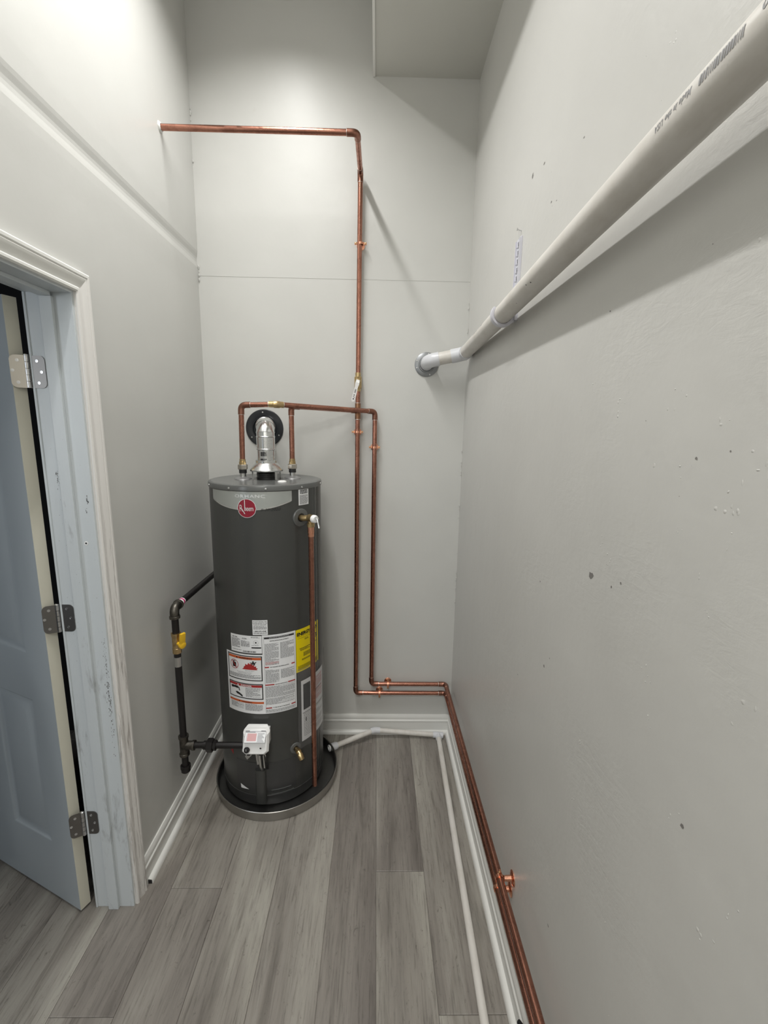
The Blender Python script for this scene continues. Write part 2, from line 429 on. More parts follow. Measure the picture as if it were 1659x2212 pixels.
finish('jamb_bead', jambpiece([(JX0,-.9745,DY1-.0035,DY1+.001,0,DH)],0), M_JAMB, d1)
b = new(); lathe(b, (-.880,DY1-.0003,1.342), (0,-1,0), [(.0062,0),(.0055,.0008),(.0030,.0006)], 14); hh = finish('screw_hole', b, M_WHITEPL, d1)
b = new(); lathe(b, (-.880,DY1-.0004,1.342), (0,-1,0), [(.0030,.0003),(0,.0004)], 10); finish('hole', b, M_BLACK, hh)
M_MOLD = mat('black_grime', (.13,.125,.12), .8)
b = new()
def specks(cx, cz, sx, sz, n, yy, s0=.0014):
    for _ in range(n):
        x = random.gauss(cx, sx); z = random.gauss(cz, sz); a = random.uniform(.25,.7)*s0; c = random.uniform(.5,1.9)*s0
        if x > -.8525 and yy > 1.34 or abs(x+.935) < .002: continue
        if yy > 1.34 and -.9325 < x < -.8975: y = DY1-.0112
        else: y = DY1-.0003
        b.faces.new([b.verts.new((x+a*math.cos(t), y, z+c*math.sin(t))) for t in (0,1.2,2.3,3.4,4.6,5.4)])
specks(-.944,1.545,.0035,.016,36,1.345); specks(-.863,1.475,.0015,.010,16,1.345,.0018); specks(-.870,1.440,.002,.006,8,1.345)
specks(-.859,.80,.004,.085,120,1.345,.0017); specks(-.858,.93,.003,.04,40,1.345,.0012); specks(-.90,1.2,.03,.25,22,1.345,.0009); specks(-.95,1.0,.012,.3,16,1.345,.0009)
tag(finish('grime_specks', b, M_MOLD, d1), 'dark grime specks on the jamb', kind='stuff')

# ------------------------------------------------------------------ the open six-panel door
A = Vector((-1.0225,1.3235,0)); DU = Vector((-.9150,.4035,0)).normalized(); DN = Vector((-DU.y, DU.x, 0))
if DN.y > 0: DN = -DN                     # face normal, towards the viewer
DM = Matrix((( DU.x, DN.x, 0, A.x),(DU.y, DN.y, 0, A.y),(0,0,1,0),(0,0,0,1)))   # local (u, n, z)
DW, DT, Z0, Z1 = .755, .035, .010, 2.042
def panel_face(bm, rects, n0, sgn):
    us = sorted({0,DW,*[r[0] for r in rects],*[r[1] for r in rects]}); zs = sorted({Z0,Z1,*[r[2] for r in rects],*[r[3] for r in rects]})
    P = lambda u,z,n: bm.verts.new(DM@Vector((u, n0+sgn*n, z)))
    for i in range(len(us)-1):
        for k in range(len(zs)-1):
            cu, cz = (us[i]+us[i+1])/2, (zs[k]+zs[k+1])/2
            if any(r[0]<cu<r[1] and r[2]<cz<r[3] for r in rects): continue
            bm.faces.new((P(us[i],zs[k],0),P(us[i+1],zs[k],0),P(us[i+1],zs[k+1],0),P(us[i],zs[k+1],0)))
    for (u0,u1,z0,z1) in rects:
        prev = None
        for ins, dep in ((0,0),(.004,-.003),(.012,-.0085),(.020,-.0095),(.034,-.006),(.050,-.0025),(.054,-.002)):
            ring = [P(u0+ins,z0+ins,dep),P(u1-ins,z0+ins,dep),P(u1-ins,z1-ins,dep),P(u0+ins,z1-ins,dep)]
            if prev:
                for k in range(4): bm.faces.new((prev[k],prev[(k+1)%4],ring[(k+1)%4],ring[k]))
            prev = ring
        bm.faces.new(prev)
rects = []
for (u0,u1) in ((.115,.335),(.42,.64)):
    rects += [(u0,u1,.245,.80),(u0,u1,.965,1.60),(u0,u1,1.72,1.925)]
slab_parent = d1
b = new(); panel_face(b, rects, 0, 1); panel_face(b, rects, -DT, -1)
bmesh.ops.remove_doubles(b, verts=b.verts, dist=.00002)
for (u0,u1,z0,z1) in ((0,DW,Z0,Z0),(0,DW,Z1,Z1)):
    vs = [b.verts.new(DM@Vector(q)) for q in ((u0,0,z0),(u1,0,z0),(u1,-DT,z0),(u0,-DT,z0))]; b.faces.new(vs)
vs = [b.verts.new(DM@Vector(q)) for q in ((DW,0,Z0),(DW,0,Z1),(DW,-DT,Z1),(DW,-DT,Z0))]; b.faces.new(vs)
slab = finish('door_slab', b, M_DOOR, d1, 40); slab['label'] = 'blue-grey six-panel face of the open door'
b = new(); box(b, -.0012, .0004, -DT, 0, Z0, Z1, 0, DM); tag(finish('slab_edge', b, M_DOOREDGE, slab), 'cream painted hinge edge of the open door')
# hinges
PIN = Vector((-.9875, 1.3395, 0))
def leaf(bm, p0, dirv, wdt, zc, h=.089, th=.0022, rad=.014):
    d = Vector(dirv).normalized(); n = Vector((-d.y,d.x,0))
    pts = [(0,-h/2),(wdt-rad,-h/2)]+[(wdt-rad+rad*math.sin(t), -h/2+rad-rad*math.cos(t)) for t in [math.pi/2*i/5 for i in range(1,6)]]
    pts += [(a,-z) for a,z in reversed(pts)]
    lo = [bm.verts.new(p0+d*a+Vector((0,0,zc+z))-n*th/2) for a,z in pts]; hi = [bm.verts.new(p0+d*a+Vector((0,0,zc+z))+n*th/2) for a,z in pts]
    bm.faces.new(lo); bm.faces.new(hi)
    for i in range(len(pts)): bm.faces.new((lo[i],lo[(i+1)%len(pts)],hi[(i+1)%len(pts)],hi[i]))
for hz in (1.842, 1.100, .352):
    h = thing('hinge', None, None, (PIN.x,PIN.y,hz)); h.parent = d1; h.location = Vector((PIN.x,PIN.y,hz))-ORI[d1.name]
    # the door leaf starts at the pin and lies across the slab edge
    d = (A + Vector((.002,-.0025,0)) - PIN); wdt = d.length+.002
    b = new(); leaf(b, PIN+Vector((0,0,0)), d, wdt, hz)
    tag(finish('hinge_leaf', b, M_NICKEL if hz > 1.5 else M_NICKELD, h), 'rounded hinge leaf on the door edge')
    b = new(); leaf(b, Vector((PIN.x, DY1-.0016, 0)), (1,.0,0), .047, hz)
    finish('hinge_leaf', b, M_NICKELD, h)
    b = new()
    for k in range(5): tube(b, [PIN+Vector((0,-.001,hz-.0445+k*.0178+.0006)), PIN+Vector((0,-.001,hz-.0445+(k+1)*.0178-.0006))], .0056, 14)
    lathe(b, PIN+Vector((0,-.001,hz+.0445)), (0,0,1), [(.0062,0),(.0062,.002),(.003,.0045),(0,.005)], 12)
    finish('hinge_knuckle', b, M_SCREW, h, 40)
    dn = d.normalized(); nn = Vector((dn.y,-dn.x,0))
    if nn.y > 0: nn = -nn
    b = new()
    for (a_,z_) in ((.30,.030),(.62,.002),(.36,-.030)):
        p = PIN+dn*wdt*(a_+.25)+Vector((0,0,hz+z_)); lathe(b, p+nn*.0008, nn, [(.0045,0),(.0042,.001),(.0022,.0011),(.0018,.0004),(0,.0004)], 12)
    for (a_,z_) in ((.026,.030),(.036,.0),(.026,-.030)):
        lathe(b, Vector((PIN.x+a_, DY1-.0026, hz+z_)), (0,-1,0), [(.0045,0),(.0042,.001),(.0022,.0011),(.0018,.0004),(0,.0004)], 12)
    finish('screws', b, M_SCREW, h, 40)

# ------------------------------------------------------------------ pipe run builder
def run(t, pts, r, m, mf, bend=.022, ring=True, sleeve=.018, fat=1.16, kinds=None, end_rings=()):
    """straight 'pipe' parts between corners; each inner corner is an 'elbow' fitting"""
    pts = [Vector(p) for p in pts]; n = len(pts)
    for i in range(n-1):
        a, c = pts[i].copy(), pts[i+1].copy(); d = (c-a).normalized()
        if i > 0: a += d*bend*.9
        if i < n-2: c -= d*bend*.9
        b = new(); tube(b, [a, c], r, 24); finish('pipe', b, m, t, 40)
    for i in range(1, n-1):
        p = pts[i]; a = (pts[i-1]-p).normalized(); c = (pts[i+1]-p).normalized()
        path = [p+a*(bend+sleeve)] + arc(p, pts[i-1], pts[i+1], bend, 8) + [p+c*(bend+sleeve)]
        b = new(); tube(b, path, r*fat, 24)
        e = finish('elbow', b, mf, t, 40)
        if ring:
            b = new()
            for q in (a, c):
                e0 = p+q*(bend+sleeve); tube(b, [e0-q*.0005, e0+q*.0015], r*1.13, 20)
            finish('solder_ring', b, M_SOLDER, e, 40)
def clamp(name, p, axis, out, r, label, m=None, group='copper pipe clamps', stand=.03, plate_r=.0195):
    """two-ear bell hanger on a round wall plate. p: pipe centre; axis: pipe direction; out: from wall to pipe"""
    m = m or M_CU_BR; p = Vector(p); ax = Vector(axis).normalized(); out = Vector(out).normalized(); s = ax.cross(out)
    t = thing(name, label, 'pipe clamp', p-out*stand, group)
    b = new()
    lathe(b, p-out*(stand-.0005), out, [(0,0),(plate_r,0),(plate_r,.0018),(plate_r*.8,.004),(plate_r*.42,.006),(plate_r*.36,stand-r-.003),(0,stand-r-.003)], 24)
    finish('wall_plate', b, m, t, 40)
    b = new()   # saddle straps around the pipe, with ears
    h = .005
    for sg in (1,-1):
        pr = [(math.cos(x), sg*math.sin(x)) for x in [math.radians(12)+ (math.pi-math.radians(24))*i/12 for i in range(13)]]
        q = [(c*(r+.0004), s_*(r+.0004)) for c,s_ in pr]; Q = [(c*(r+.0024), s_*(r+.0024)) for c,s_ in pr]
        base = [(r+.016, sg*.0015),(r+.0035,sg*.0015)] ; base2 = [(-r-.0035,sg*.0015),(-r-.016,sg*.0015)]
        for i in range(12):
            box4 = [q[i],q[i+1],Q[i+1],Q[i]]
            lo = [b.verts.new(p+s*a+out*c-ax*h) for a,c in box4]; hi = [b.verts.new(p+s*a+out*c+ax*h) for a,c in box4]
            b.faces.new(lo); b.faces.new(hi)
            for k in range(4): b.faces.new((lo[k],lo[(k+1)%4],hi[(k+1)%4],hi[k]))
        for e in (1,-1):
            for (a0,a1) in ((r*.97,r+.0165),):
                pp = [(e*a0, sg*.0004),(e*a1,sg*.0004),(e*a1,sg*.0026),(e*a0,sg*.0026)]
                lo = [b.verts.new(p+s*a+out*c-ax*h) for a,c in pp]; hi = [b.verts.new(p+s*a+out*c+ax*h) for a,c in pp]
                b.faces.new(lo); b.faces.new(hi)
                for k in range(4): b.faces.new((lo[k],lo[(k+1)%4],hi[(k+1)%4],hi[k]))
    finish('saddle', b, m, t)
    b = new()
    for e in (1,-1): lathe(b, p+s*e*(r+.011)+out*.0027, out, [(0,0),(.0036,0),(.0036,.0015),(.0012,.0026),(0,.0026)], 10)
    finish('screws', b, M_BRASS, t, 40)
    return t
YP = 2.268
CR = .0113
# cold line: out of the left wall, across, back to the wall, down, along the back wall and away along the right wall
cold = thing('copper_cold_pipe', 'copper pipe from high on the left wall, down through the silver lever valve', 'copper pipe', (-.09,YP,.26), 'copper water lines')
run(cold, [(XL+.0045,1.978,2.822),(-.090,1.978,2.822),(-.088,YP,2.83),(-.0935,YP,1.955)], CR, M_CU, M_CU_DK)
run(cold, [(-.094,YP,1.885),(-.0945,YP,1.80)], CR, M_CU, M_FIT)
run(cold, [(-.095,YP,1.745),(-.098,YP,.262),(.401,YP,.262),(.393,-.7,.335)], CR, M_CU, M_CU_DK)
b = new(); tube(b, [(-.094,YP,1.822),(-.0945,YP,1.742)], CR*1.2, 24); tube(b, [(-.0942,YP,1.785),(-.1242,YP-.019,1.785)], CR*1.2, 20)
te = tag(finish('tee', b, M_FIT, cold, 40), 'dark tarnished tee behind the crossing pipe')
b = new()
for z in (1.8215,1.7425): tube(b, [(-.094,YP,z-.001),(-.094,YP,z+.001)], CR*1.24, 20)
finish('solder_ring', b, M_SOLDER, te, 40)
# branch to the heater's cold nipple
run(cold, [(-.1262,YP-.020,1.785),(-.381,2.056,1.7915),(-.381,2.056,1.545)], CR, M_CU, M_CU_DK)
# ball valve on the riser
va = thing('ball_valve', None, None); va.parent = cold; ORI[va.name] = ORI[cold.name].copy()
vp = Vector((-.0938,YP,1.918))
b = new(); tube(b, [vp+Vector((0,0,.046)), vp+Vector((0,0,.024)),vp+Vector((0,0,.022)), vp+Vector((0,0,-.022)),vp+Vector((0,0,-.024)), vp+Vector((0,0,-.042))], .015, 20, True, [.0135,.0135,.0175,.0175,.0135,.0135])
hexnut(b, vp+Vector((0,0,.016)), (0,0,1), .0195, .011); hexnut(b, vp+Vector((0,0,-.027)), (0,0,1), .0195, .011)
finish('valve_body', b, M_BRASS, va, 40)
b = new(); tube(b, [vp+Vector((0,-.015,0)), vp+Vector((0,-.037,0))], .0075, 12); hexnut(b, vp+Vector((0,-.034,0)), (0,-1,0), .010, .006)
finish('valve_stem', b, M_GALV, va, 40)
b = new()
hd = Vector((-.24,-.10,-.96)).normalized(); hs = Vector((.96,0,-.24)).normalized(); hn = hd.cross(hs).normalized()
hp = vp+Vector((0,-.0385,0))
outl = [(-.010,-.009),(-.010,.009),(.010,.010),(.026,.0075),(.086,.0095),(.094,.0068),(.098,0),(.094,-.0068),(.086,-.0095),(.026,-.0075),(.010,-.010)]
lo = [b.verts.new(hp+hd*a+hs*c-hn*.0012) for a,c in outl]; hi = [b.verts.new(hp+hd*a+hs*c+hn*.0012) for a,c in outl]
b.faces.new(lo); b.faces.new(hi)
for k in range(len(outl)): b.faces.new((lo[k],lo[(k+1)%len(outl)],hi[(k+1)%len(outl)],hi[k]))
lev = tag(finish('lever_handle', b, M_LEVER, va), 'silver lever handle hanging down')
nrm = hn if hn.y < 0 else -hn
b = new()
for (a0,a1,c0,c1) in ((.036,.054,-.0035,-.0015),(.036,.054,.0005,.0030),(.062,.067,-.003,.002),(.070,.074,-.004,-.001),(.072,.076,.001,.004),(.080,.086,-.003,.003)):
    vs = [b.verts.new(hp+hd*a+hs*c+nrm*.0015) for a,c in ((a0,c0),(a1,c0),(a1,c1),(a0,c1))]; b.faces.new(vs)
finish('embossed_marks', b, M_INK, lev)
# painted escutcheon blob where the pipe leaves the left wall
b = new(); lathe(b, (XL+.0042,1.978,2.822), (1,0,0), [(CR+.0005,.0),(.019,0),(.018,.003),(.014,.006),(CR+.0008,.007)], 18)
for v in b.verts: v.co += Vector((0,random.uniform(-.002,.002),random.uniform(-.002,.003)))
tag(finish('caulk_collar', b, M_TRIM, cold, 60), 'lumpy white caulk where the pipe leaves the left wall')

# hot line
hot = thing('copper_hot_pipe', 'copper pipe from the heater top over to the riser nearest the corner', 'copper pipe', (-.01,YP,.31), 'copper water lines')
HA = Vector((-.583,1.99,1.79)); HB = Vector((-.432,1.99,1.795)); HC = Vector((-.0095,YP,1.782))
run(hot, [(-.586,1.99,1.545), HA, HB], CR, M_CU, M_CU_DK)
run(hot, [HB, HC, (-.012,YP,.3165), (.399,YP,.3165), (.3905,-.7,.395)], CR, M_CU, M_CU_DK)
b = new(); d1_ = (HC-HB).normalized(); tube(b, [HB+Vector((-.032,0,0)), HB+Vector((-.012,0,0)), HB+Vector((-.010,0,0)), HB, HB+d1_*.014, HB+d1_*.016, HB+d1_*.030], .014, 24, True, [.0132,.0132,.0150,.0152,.0150,.0134,.0134])
tag(finish('coupling', b, M_BRASS, hot, 40), 'shiny bronze 45 degree fitting')
b = new(); tube(b, [HB+Vector((-.0335,0,0)), HB+Vector((-.0315,0,0))], .0136, 20); tube(b, [HB+d1_*.030, HB+d1_*.032], .0138, 20)
finish('solder_ring', b, M_SOLDER, hot, 40)

# clamps
clamp('pipe_clamp', (-.0855,YP,2.537), (0,0,1), (0,-1,0), CR, 'bright copper clamp on the tall riser, highest on the back wall', stand=YB-.0009-YP)
clamp('pipe_clamp', (-.0955,YP,1.682), (0,0,1), (0,-1,0), CR, 'copper clamp on the left riser, just below the crossing pipe', stand=YB-YP)
clamp('pipe_clamp', (-.0098,YP,1.608), (0,0,1), (0,-1,0), CR, 'copper clamp on the right riser, lower of the two by the crossing', stand=YB-YP)
clamp('pipe_clamp', (.080,YP,.3165), (1,0,0), (0,-1,0), CR, 'copper clamp on the upper horizontal pipe near the back wall baseboard', stand=YB-YP)
clamp('pipe_clamp', (.034,YP,.262), (1,0,0), (0,-1,0), CR, 'copper clamp on the lower horizontal pipe near the back wall baseboard', stand=YB-YP)
kx = lambda y,a,c: a+(c-a)*(YP-y)/(YP+.7)
clamp('pipe_clamp', (kx(1.15,.399,.3905),1.15,kx(1.15,.3165,.395)), (0,-1,0), (-1,0,0), CR, 'shiny copper clamp on the right wall, upper of its pair', stand=XR-kx(1.17,.399,.3905), plate_r=.022)
clamp('pipe_clamp', (kx(1.165,.401,.393),1.165,kx(1.165,.262,.335)), (0,-1,0), (-1,0,0), CR, 'shiny copper clamp on the right wall, lower of its pair', stand=XR-kx(1.13,.401,.393), plate_r=.022)

# ------------------------------------------------------------------ water heater
CX, CY, TR = -.490, 2.010, .240
ZT = 1.472
wh = thing('water_heater', 'tall dark grey gas water heater standing in the metal pan', 'water heater', (CX,CY,.012))
b = new(); lathe(b, (CX,CY,0), (0,0,1), [(0,.060),(TR,.060),(TR,1.450),(0,1.450)], 96); finish('jacket', b, M_HEATER, wh, 40)
b = new(); lathe(b, (CX,CY,0), (0,0,1), [(TR,1.4475),(TR+.0025,1.448),(TR+.0035,1.4495),(TR+.0035,1.4640),(TR+.0015,1.4690),(TR-.004,1.4712),(TR-.012,ZT),(TR-.03,1.4710),(0,1.4715)], 96)
lid = finish('top_lid', b, M_HEATER2, wh, 30)
b = new()
for a in range(-170,190,36):
    th = math.radians(a+3.0); lathe(b, (CX+(TR+.0035)*math.sin(th), CY-(TR+.0035)*math.cos(th), 1.4575), (math.sin(th),-math.cos(th),0), [(.0048,0),(.0045,.0015),(.0025,.003),(0,.0034)], 10)
finish('lid_screws', b, M_SCREW, lid, 40)
b = new(); lathe(b, (CX,CY,0), (0,0,1), [(0,.013),(TR-.006,.013),(TR-.004,.020),(TR-.004,.056),(TR+.0012,.058),(TR+.0012,.066),(TR,.067),(0,.067)], 96); finish('base_ring', b, M_SKIRT, wh, 30)
def cyl_pt(deg, z, off=0.0):
    t = math.radians(deg); return Vector((CX+(TR+off)*math.sin(t), CY-(TR+off)*math.cos(t), z))
K = math.degrees(1/TR)     # degrees per metre of arc
def strip(bm, d0, d1, z0, z1, off, n=None, zf=None):
    """curved patch; zf(deg) -> (z0,z1) overrides"""
    n = n or max(2, int(abs(d1-d0)/2.0)); prev = None
    for i in range(n+1):
        d = d0+(d1-d0)*i/n; a, c = zf(d) if zf else (z0, z1)
        cur = (bm.verts.new(cyl_pt(d,a,off)), bm.verts.new(cyl_pt(d,c,off)))
        if prev: bm.faces.new((prev[0],cur[0],cur[1],prev[1]))
        prev = cur
def slabstrip(bm, d0, d1, z0, z1, o0, o1):
    """curved plate with thickness"""
    n = max(2, int(abs(d1-d0)/2.0)); prev = None
    for i in range(n+1):
        d = d0+(d1-d0)*i/n
        cur = [bm.verts.new(cyl_pt(d,*q)) for q in ((z0,o0),(z1,o0),(z1,o1),(z0,o1))]
        if prev:
            for k in range(4): bm.faces.new((prev[k],prev[(k+1)%4],cur[(k+1)%4],cur[k]))
        else: bm.faces.new(cur)
        prev = cur
    bm.faces.new(prev)
def blob(bm, pts, off):
    ds = [p[0] for p in pts]
    if max(ds)-min(ds) < 2.5:
        bm.faces.new([bm.verts.new(cyl_pt(d,z,off)) for d,z in pts]); return
    t = bmesh.new(); t.faces.new([t.verts.new((d/100,z,0)) for d,z in pts]); bmesh.ops.triangulate(t, faces=t.faces)
    k = math.ceil(min(ds)/2)*2
    while k < max(ds):
        bmesh.ops.bisect_plane(t, geom=t.verts[:]+t.edges[:]+t.faces[:], plane_co=(k/100,0,0), plane_no=(1,0,0), dist=1e-7); k += 2
    mp_ = {v: bm.verts.new(cyl_pt(v.co.x*100, v.co.y, off)) for v in t.verts}
    for f in t.faces: bm.faces.new([mp_[v] for v in f.verts])
    t.free()
def text_verts(s, size, xs=1.0, shear=0, spacing=1.0, bold=0.0):
    c = bpy.data.curves.new('t','FONT'); c.body = s; c.size = size; c.resolution_u = 2; c.shear = shear; c.space_character = spacing; c.offset = bold
    ob = bpy.data.objects.new('t', c); me = bpy.data.meshes.new_from_object(ob)
    vs = [(v.co.x*xs, v.co.y) for v in me.vertices]; fs = [tuple(p.vertices) for p in me.polygons]
    bpy.data.objects.remove(ob); bpy.data.curves.remove(c); bpy.data.meshes.remove(me)
    return vs, fs
def ctext(bm, s, deg, z, size, off, xs=1.0, shear=0, align='C', spacing=1.0, bold=0.0, slope=0):
    vs, fs = text_verts(s, size, xs, shear, spacing, bold)
    if not vs: return
    x0, x1 = min(v[0] for v in vs), max(v[0] for v in vs)
    dx = -(x0+x1)/2 if align == 'C' else -x0
    V = [bm.verts.new(cyl_pt(deg+(x+dx)*K, z+y+slope*(x+dx), off)) for x,y in vs]
    for f in fs:
        try: bm.faces.new([V[i] for i in f])
        except ValueError: pass
def greek(bm, d0, d1, z0, z1, off, lh=.0042, fill=.55, rnd=None):
    rnd = rnd or random; z = z1
    while z-lh > z0:
        d = d0; end = d0+(d1-d0)*(1.0 if rnd.random() < .75 else rnd.uniform(.4,.9))
        while d < end:
            wl = rnd.uniform(.004,.013)*K; e = min(d+wl, end)
            blob(bm, [(d,z-lh*fill),(e,z-lh*fill),(e,z),(d,z)], off)
            d = e+.0016*K
        z -= lh
O1, O2, O3 = .0008, .0012, .0016
# banner
def banner_z(d, top=1.446, inset=0):
    t = (d+5.8)/43.6; return (1.371+.033*abs(t)**2.1+inset, top-inset)
b = new(); strip(b, -49.4, 37.8, 0, 0, O1, 40, banner_z); ban = tag(finish('badge_banner', b, M_SILVERL, wh, 40), 'silver swoosh banner under the lid')
b = new(); strip(b, -48.9, 37.3, 0, 0, O1+.0002, 40, lambda d: (banner_z(d)[0]+.0055, 1.4445)); finish('banner_field', b, M_SILVER, ban, 40)
b = new(); ctext(b, 'ORMANC', -2.5, 1.4225, .0175, O2, 1.5, spacing=1.12, bold=.0003); finish('banner_letters', b, M_SILVINK, ban)
def disc(bm, deg, z, r, off, n=40, r0=0):
    P = [(deg+r*math.cos(2*math.pi*i/n)*K, z+r*math.sin(2*math.pi*i/n)) for i in range(n)]
    if not r0: blob(bm, P, off); return
    Q = [(deg+r0*math.cos(2*math.pi*i/n)*K, z+r0*math.sin(2*math.pi*i/n)) for i in range(n)]
    for i in range(n): blob(bm, [P[i],P[(i+1)%n],Q[(i+1)%n],Q[i]], off)
def fandisc(bm, deg, z, r, off, n=36):
    for k in range(12):  # horizontal bands so that the patch follows the cylinder
        pass
    N = 16; prev = None
    for i in range(N+1):
        x = -r+2*r*i/N; h = math.sqrt(max(0, r*r-x*x)); cur = (bm.verts.new(cyl_pt(deg+x*K, z-h-1e-6, off)), bm.verts.new(cyl_pt(deg+x*K, z+h+1e-6, off)))
        if prev: bm.faces.new((prev[0],cur[0],cur[1],prev[1]))
        prev = cur
LD, LZ = -5.4, 1.380
b = new(); fandisc(b, LD, LZ, .0385, O2+.0006); lg = tag(finish('round_badge', b, M_WHITEINK, wh), 'round dark red badge with white lettering')
b = new(); fandisc(b, LD, LZ, .0365, O3+.0006); finish('badge_field', b, M_RED, lg)
b = new(); ctext(b, 'R', LD-5.3, LZ-.0135, .0400, O3+.0012, .62, bold=-.0003)
ctext(b, 'heem', LD-2.0, LZ-.0105, .0300, O3+.0012, .60, spacing=.90, align='L')
blob(b, [(LD-2.0,LZ-.0105),(LD-1.35,LZ-.0105),(LD-1.35,LZ+.0340),(LD-2.0,LZ+.0340)], O3+.0012)
blob(b, [(LD-5.0,LZ-.0005),(LD-4.5,LZ-.0005),(LD-1.4,LZ-.0225),(LD-2.2,LZ-.0235)], O3+.0012)
finish('badge_letters', b, M_WHITEINK, lg)
b = new(); ctext(b, '8-30-2020', 17.0, 1.369, .0150, O1, 1.25, shear=.35, spacing=1.0); tag(finish('handwriting', b, M_INK, wh), 'handwritten black marker date beside the badge')
# top right sticker
b = new(); strip(b, 45.4, 58.6, 1.382, 1.449, O1); s1 = tag(finish('sticker', b, M_PAPER, wh), 'small upright white sticker under the lid on the right')
b = new(); greek(b, 46.8, 57.4, 1.385, 1.424, O2, .0026, .6); finish('sticker_text', b, M_GREYINK, s1)
b = new(); greek(b, 47.3, 57.0, 1.4245, 1.446, O2, .0045, .7); finish('sticker_heading', b, M_INK, s1)
# phone sticker
b = new(); strip(b, -4.4, 10.5, .841, .907, O2); s2 = tag(finish('sticker', b, M_PAPER, wh), 'small white notice above the data plate')
b = new(); ctext(b, 'DO NOT RETURN THIS', 3.0, .8985, .0058, O3, .95, bold=.00012); ctext(b, 'WATER HEATER TO THE', 3.0, .8915, .0058, O3, .92, bold=.00012); ctext(b, 'PLACE OF PURCHASE', 3.0, .8845, .0058, O3, .95, bold=.00012)
ctext(b, '1-800-375-4348', 3.0, .8545, .0082, O3, .98, bold=.0002); finish('sticker_text', b, M_INK, s2)
b = new(); greek(b, -3.5, 9.7, .864, .881, O3, .0032, .55); greek(b, -3.5, 9.7, .843, .8515, O3, .0032, .55); finish('small_print', b, M_GREYINK, s2)
# data plate
b = new(); strip(b, -30.0, 4.2, .757, .836, O1); s3 = tag(finish('data_plate', b, M_PAPER, wh), 'silver-white data plate with barcode')
b = new(); greek(b, -28.6, -18.5, .776, .818, O2, .0034, .62); greek(b, -17.5, -8.0, .782, .812, O2, .0034, .62); greek(b, -28, -17, .762, .769, O2, .004, .6)
greek(b, -6.5, 2.5, .823, .832, O2, .003, .6); finish('small_print', b, M_GREYINK, s3)
b = new()
d = -15.5
while d < -1.5:
    e = d+random.uniform(.12,.5); blob(b, [(d,.760),(e,.760),(e,.7675),(d,.7675)], O2); d = e+random.uniform(.15,.4)
for k in range(16): 
    q = -20.5+.45*(k%4); zz = .7605+.0022*(k//4)
    if random.random() < .0: blob(b, [(q,zz),(q+.4,zz),(q+.4,zz+.002),(q,zz+.002)], O2)
blob(b, [(-6.2,.780),(3.6,.780),(3.6,.7855),(-6.2,.7855)], O2)
ctext(b, '40 GAL', -24.5, .8215, .0085, O2, 1.0, bold=.0002); ctext(b, '-2120-', -13.5, .819, .0085, O2, 1.1, bold=.0002); disc(b, -1.6, .806, .0035, O2, 16); finish('plate_marks', b, M_INK, s3)
b = new(); disc(b, -1.6, .806, .0105, O2, 24, .0098); greek(b, -6, 2.5, .789, .794, O2, .0026, .5); finish('plate_seal', b, M_GREYINK, s3)
# big warning sheet (left column lower, right column taller)
b = new(); strip(b, -37.6, 4.6, .474, .751, O1); strip(b, 4.6, 38.6, .474, .839, O1); s4 = tag(finish('warning_sheet', b, M_PAPER, wh), 'large white L-shaped warning and instruction sheet')
def rframe(bm, d0, d1, z0, z1, t, off):
    td = t*K; strip(bm, d0, d1, z1-t, z1, off); strip(bm, d0, d1, z0, z0+t, off); strip(bm, d0, d0+td, z0, z1, off, 1); strip(bm, d1-td, d1, z0, z1, off, 1)
b = new(); rframe(b, -35.4, 4.0, .629, .744, .0042, O2); rframe(b, -35.2, 4.0, .542, .615, .0042, O2); finish('black_borders', b, M_INK, s4)
b = new(); strip(b, -34.2, 2.9, .7265, .7375, O2); strip(b, -35.2, 4.4, .522, .5315, O2); finish('orange_band', b, M_ORANGE, s4)
b = new(); strip(b, -34.2, 2.9, .5985, .6095, O2); finish('red_band', b, M_REDP, s4)
b = new(); ctext(b, 'WARNING', -13.5, .7285, .0100, O3, 1.25, bold=.0003); ctext(b, 'WARNING', -13.5, .5238, .0078, O3, 1.25, bold=.0002)
blob(b, [(-24.4,.7285),(-22.0,.7285),(-23.2,.7365)], O3); blob(b, [(-23.4,.5236),(-21.6,.5236),(-22.5,.5298)], O3); finish('warning_text', b, M_INK, s4)
b = new(); ctext(b, 'DANGER', -13.5, .6002, .0100, O3, 1.25, bold=.0003); blob(b, [(-24.4,.6003),(-22.0,.6003),(-23.2,.6083)], O3); finish('danger_text', b, M_WHITEINK, s4)
b = new(); disc(b, -26.8, .697, .0215, O2, 32, .0190)
for sg in (1,): blob(b, [(-30.0,.7105),(-29.2,.7125),(-23.6,.6838),(-24.4,.6818)], O3)
P = [(-17.5,.6805),(-15.6,.687),(-15.2,.6935),(-13.6,.699),(-13.9,.707),(-11.5,.702),(-10.3,.712),(-8.6,.706),(-6.8,.7115),(-6.3,.702),(-4.0,.706),(-4.4,.697),(-1.8,.6975),(-2.6,.6905),(-.4,.689),(-1.8,.684),(-.8,.6805)]
blob(b, P, O2); finish('red_pictogram', b, M_REDP, s4)
b = new(); blob(b, [(-29.0,.684),(-24.6,.684),(-24.6,.705),(-27.5,.706),(-29.0,.703)], O2); blob(b, [(-28.6,.706),(-26.8,.706),(-26.8,.711),(-25.2,.709),(-25.0,.712),(-27.6,.714)], O2)
disc(b, -5.2, .7175, .0040, O3, 12); blob(b, [(-6.4,.714),(-4.0,.714),(-2.2,.7185),(-1.6,.7165),(-3.4,.710),(-3.0,.7035),(-4.2,.703),(-5.0,.708),(-6.8,.702),(-7.4,.7035),(-6.0,.709),(-8.6,.713),(-8.4,.715)], O3)
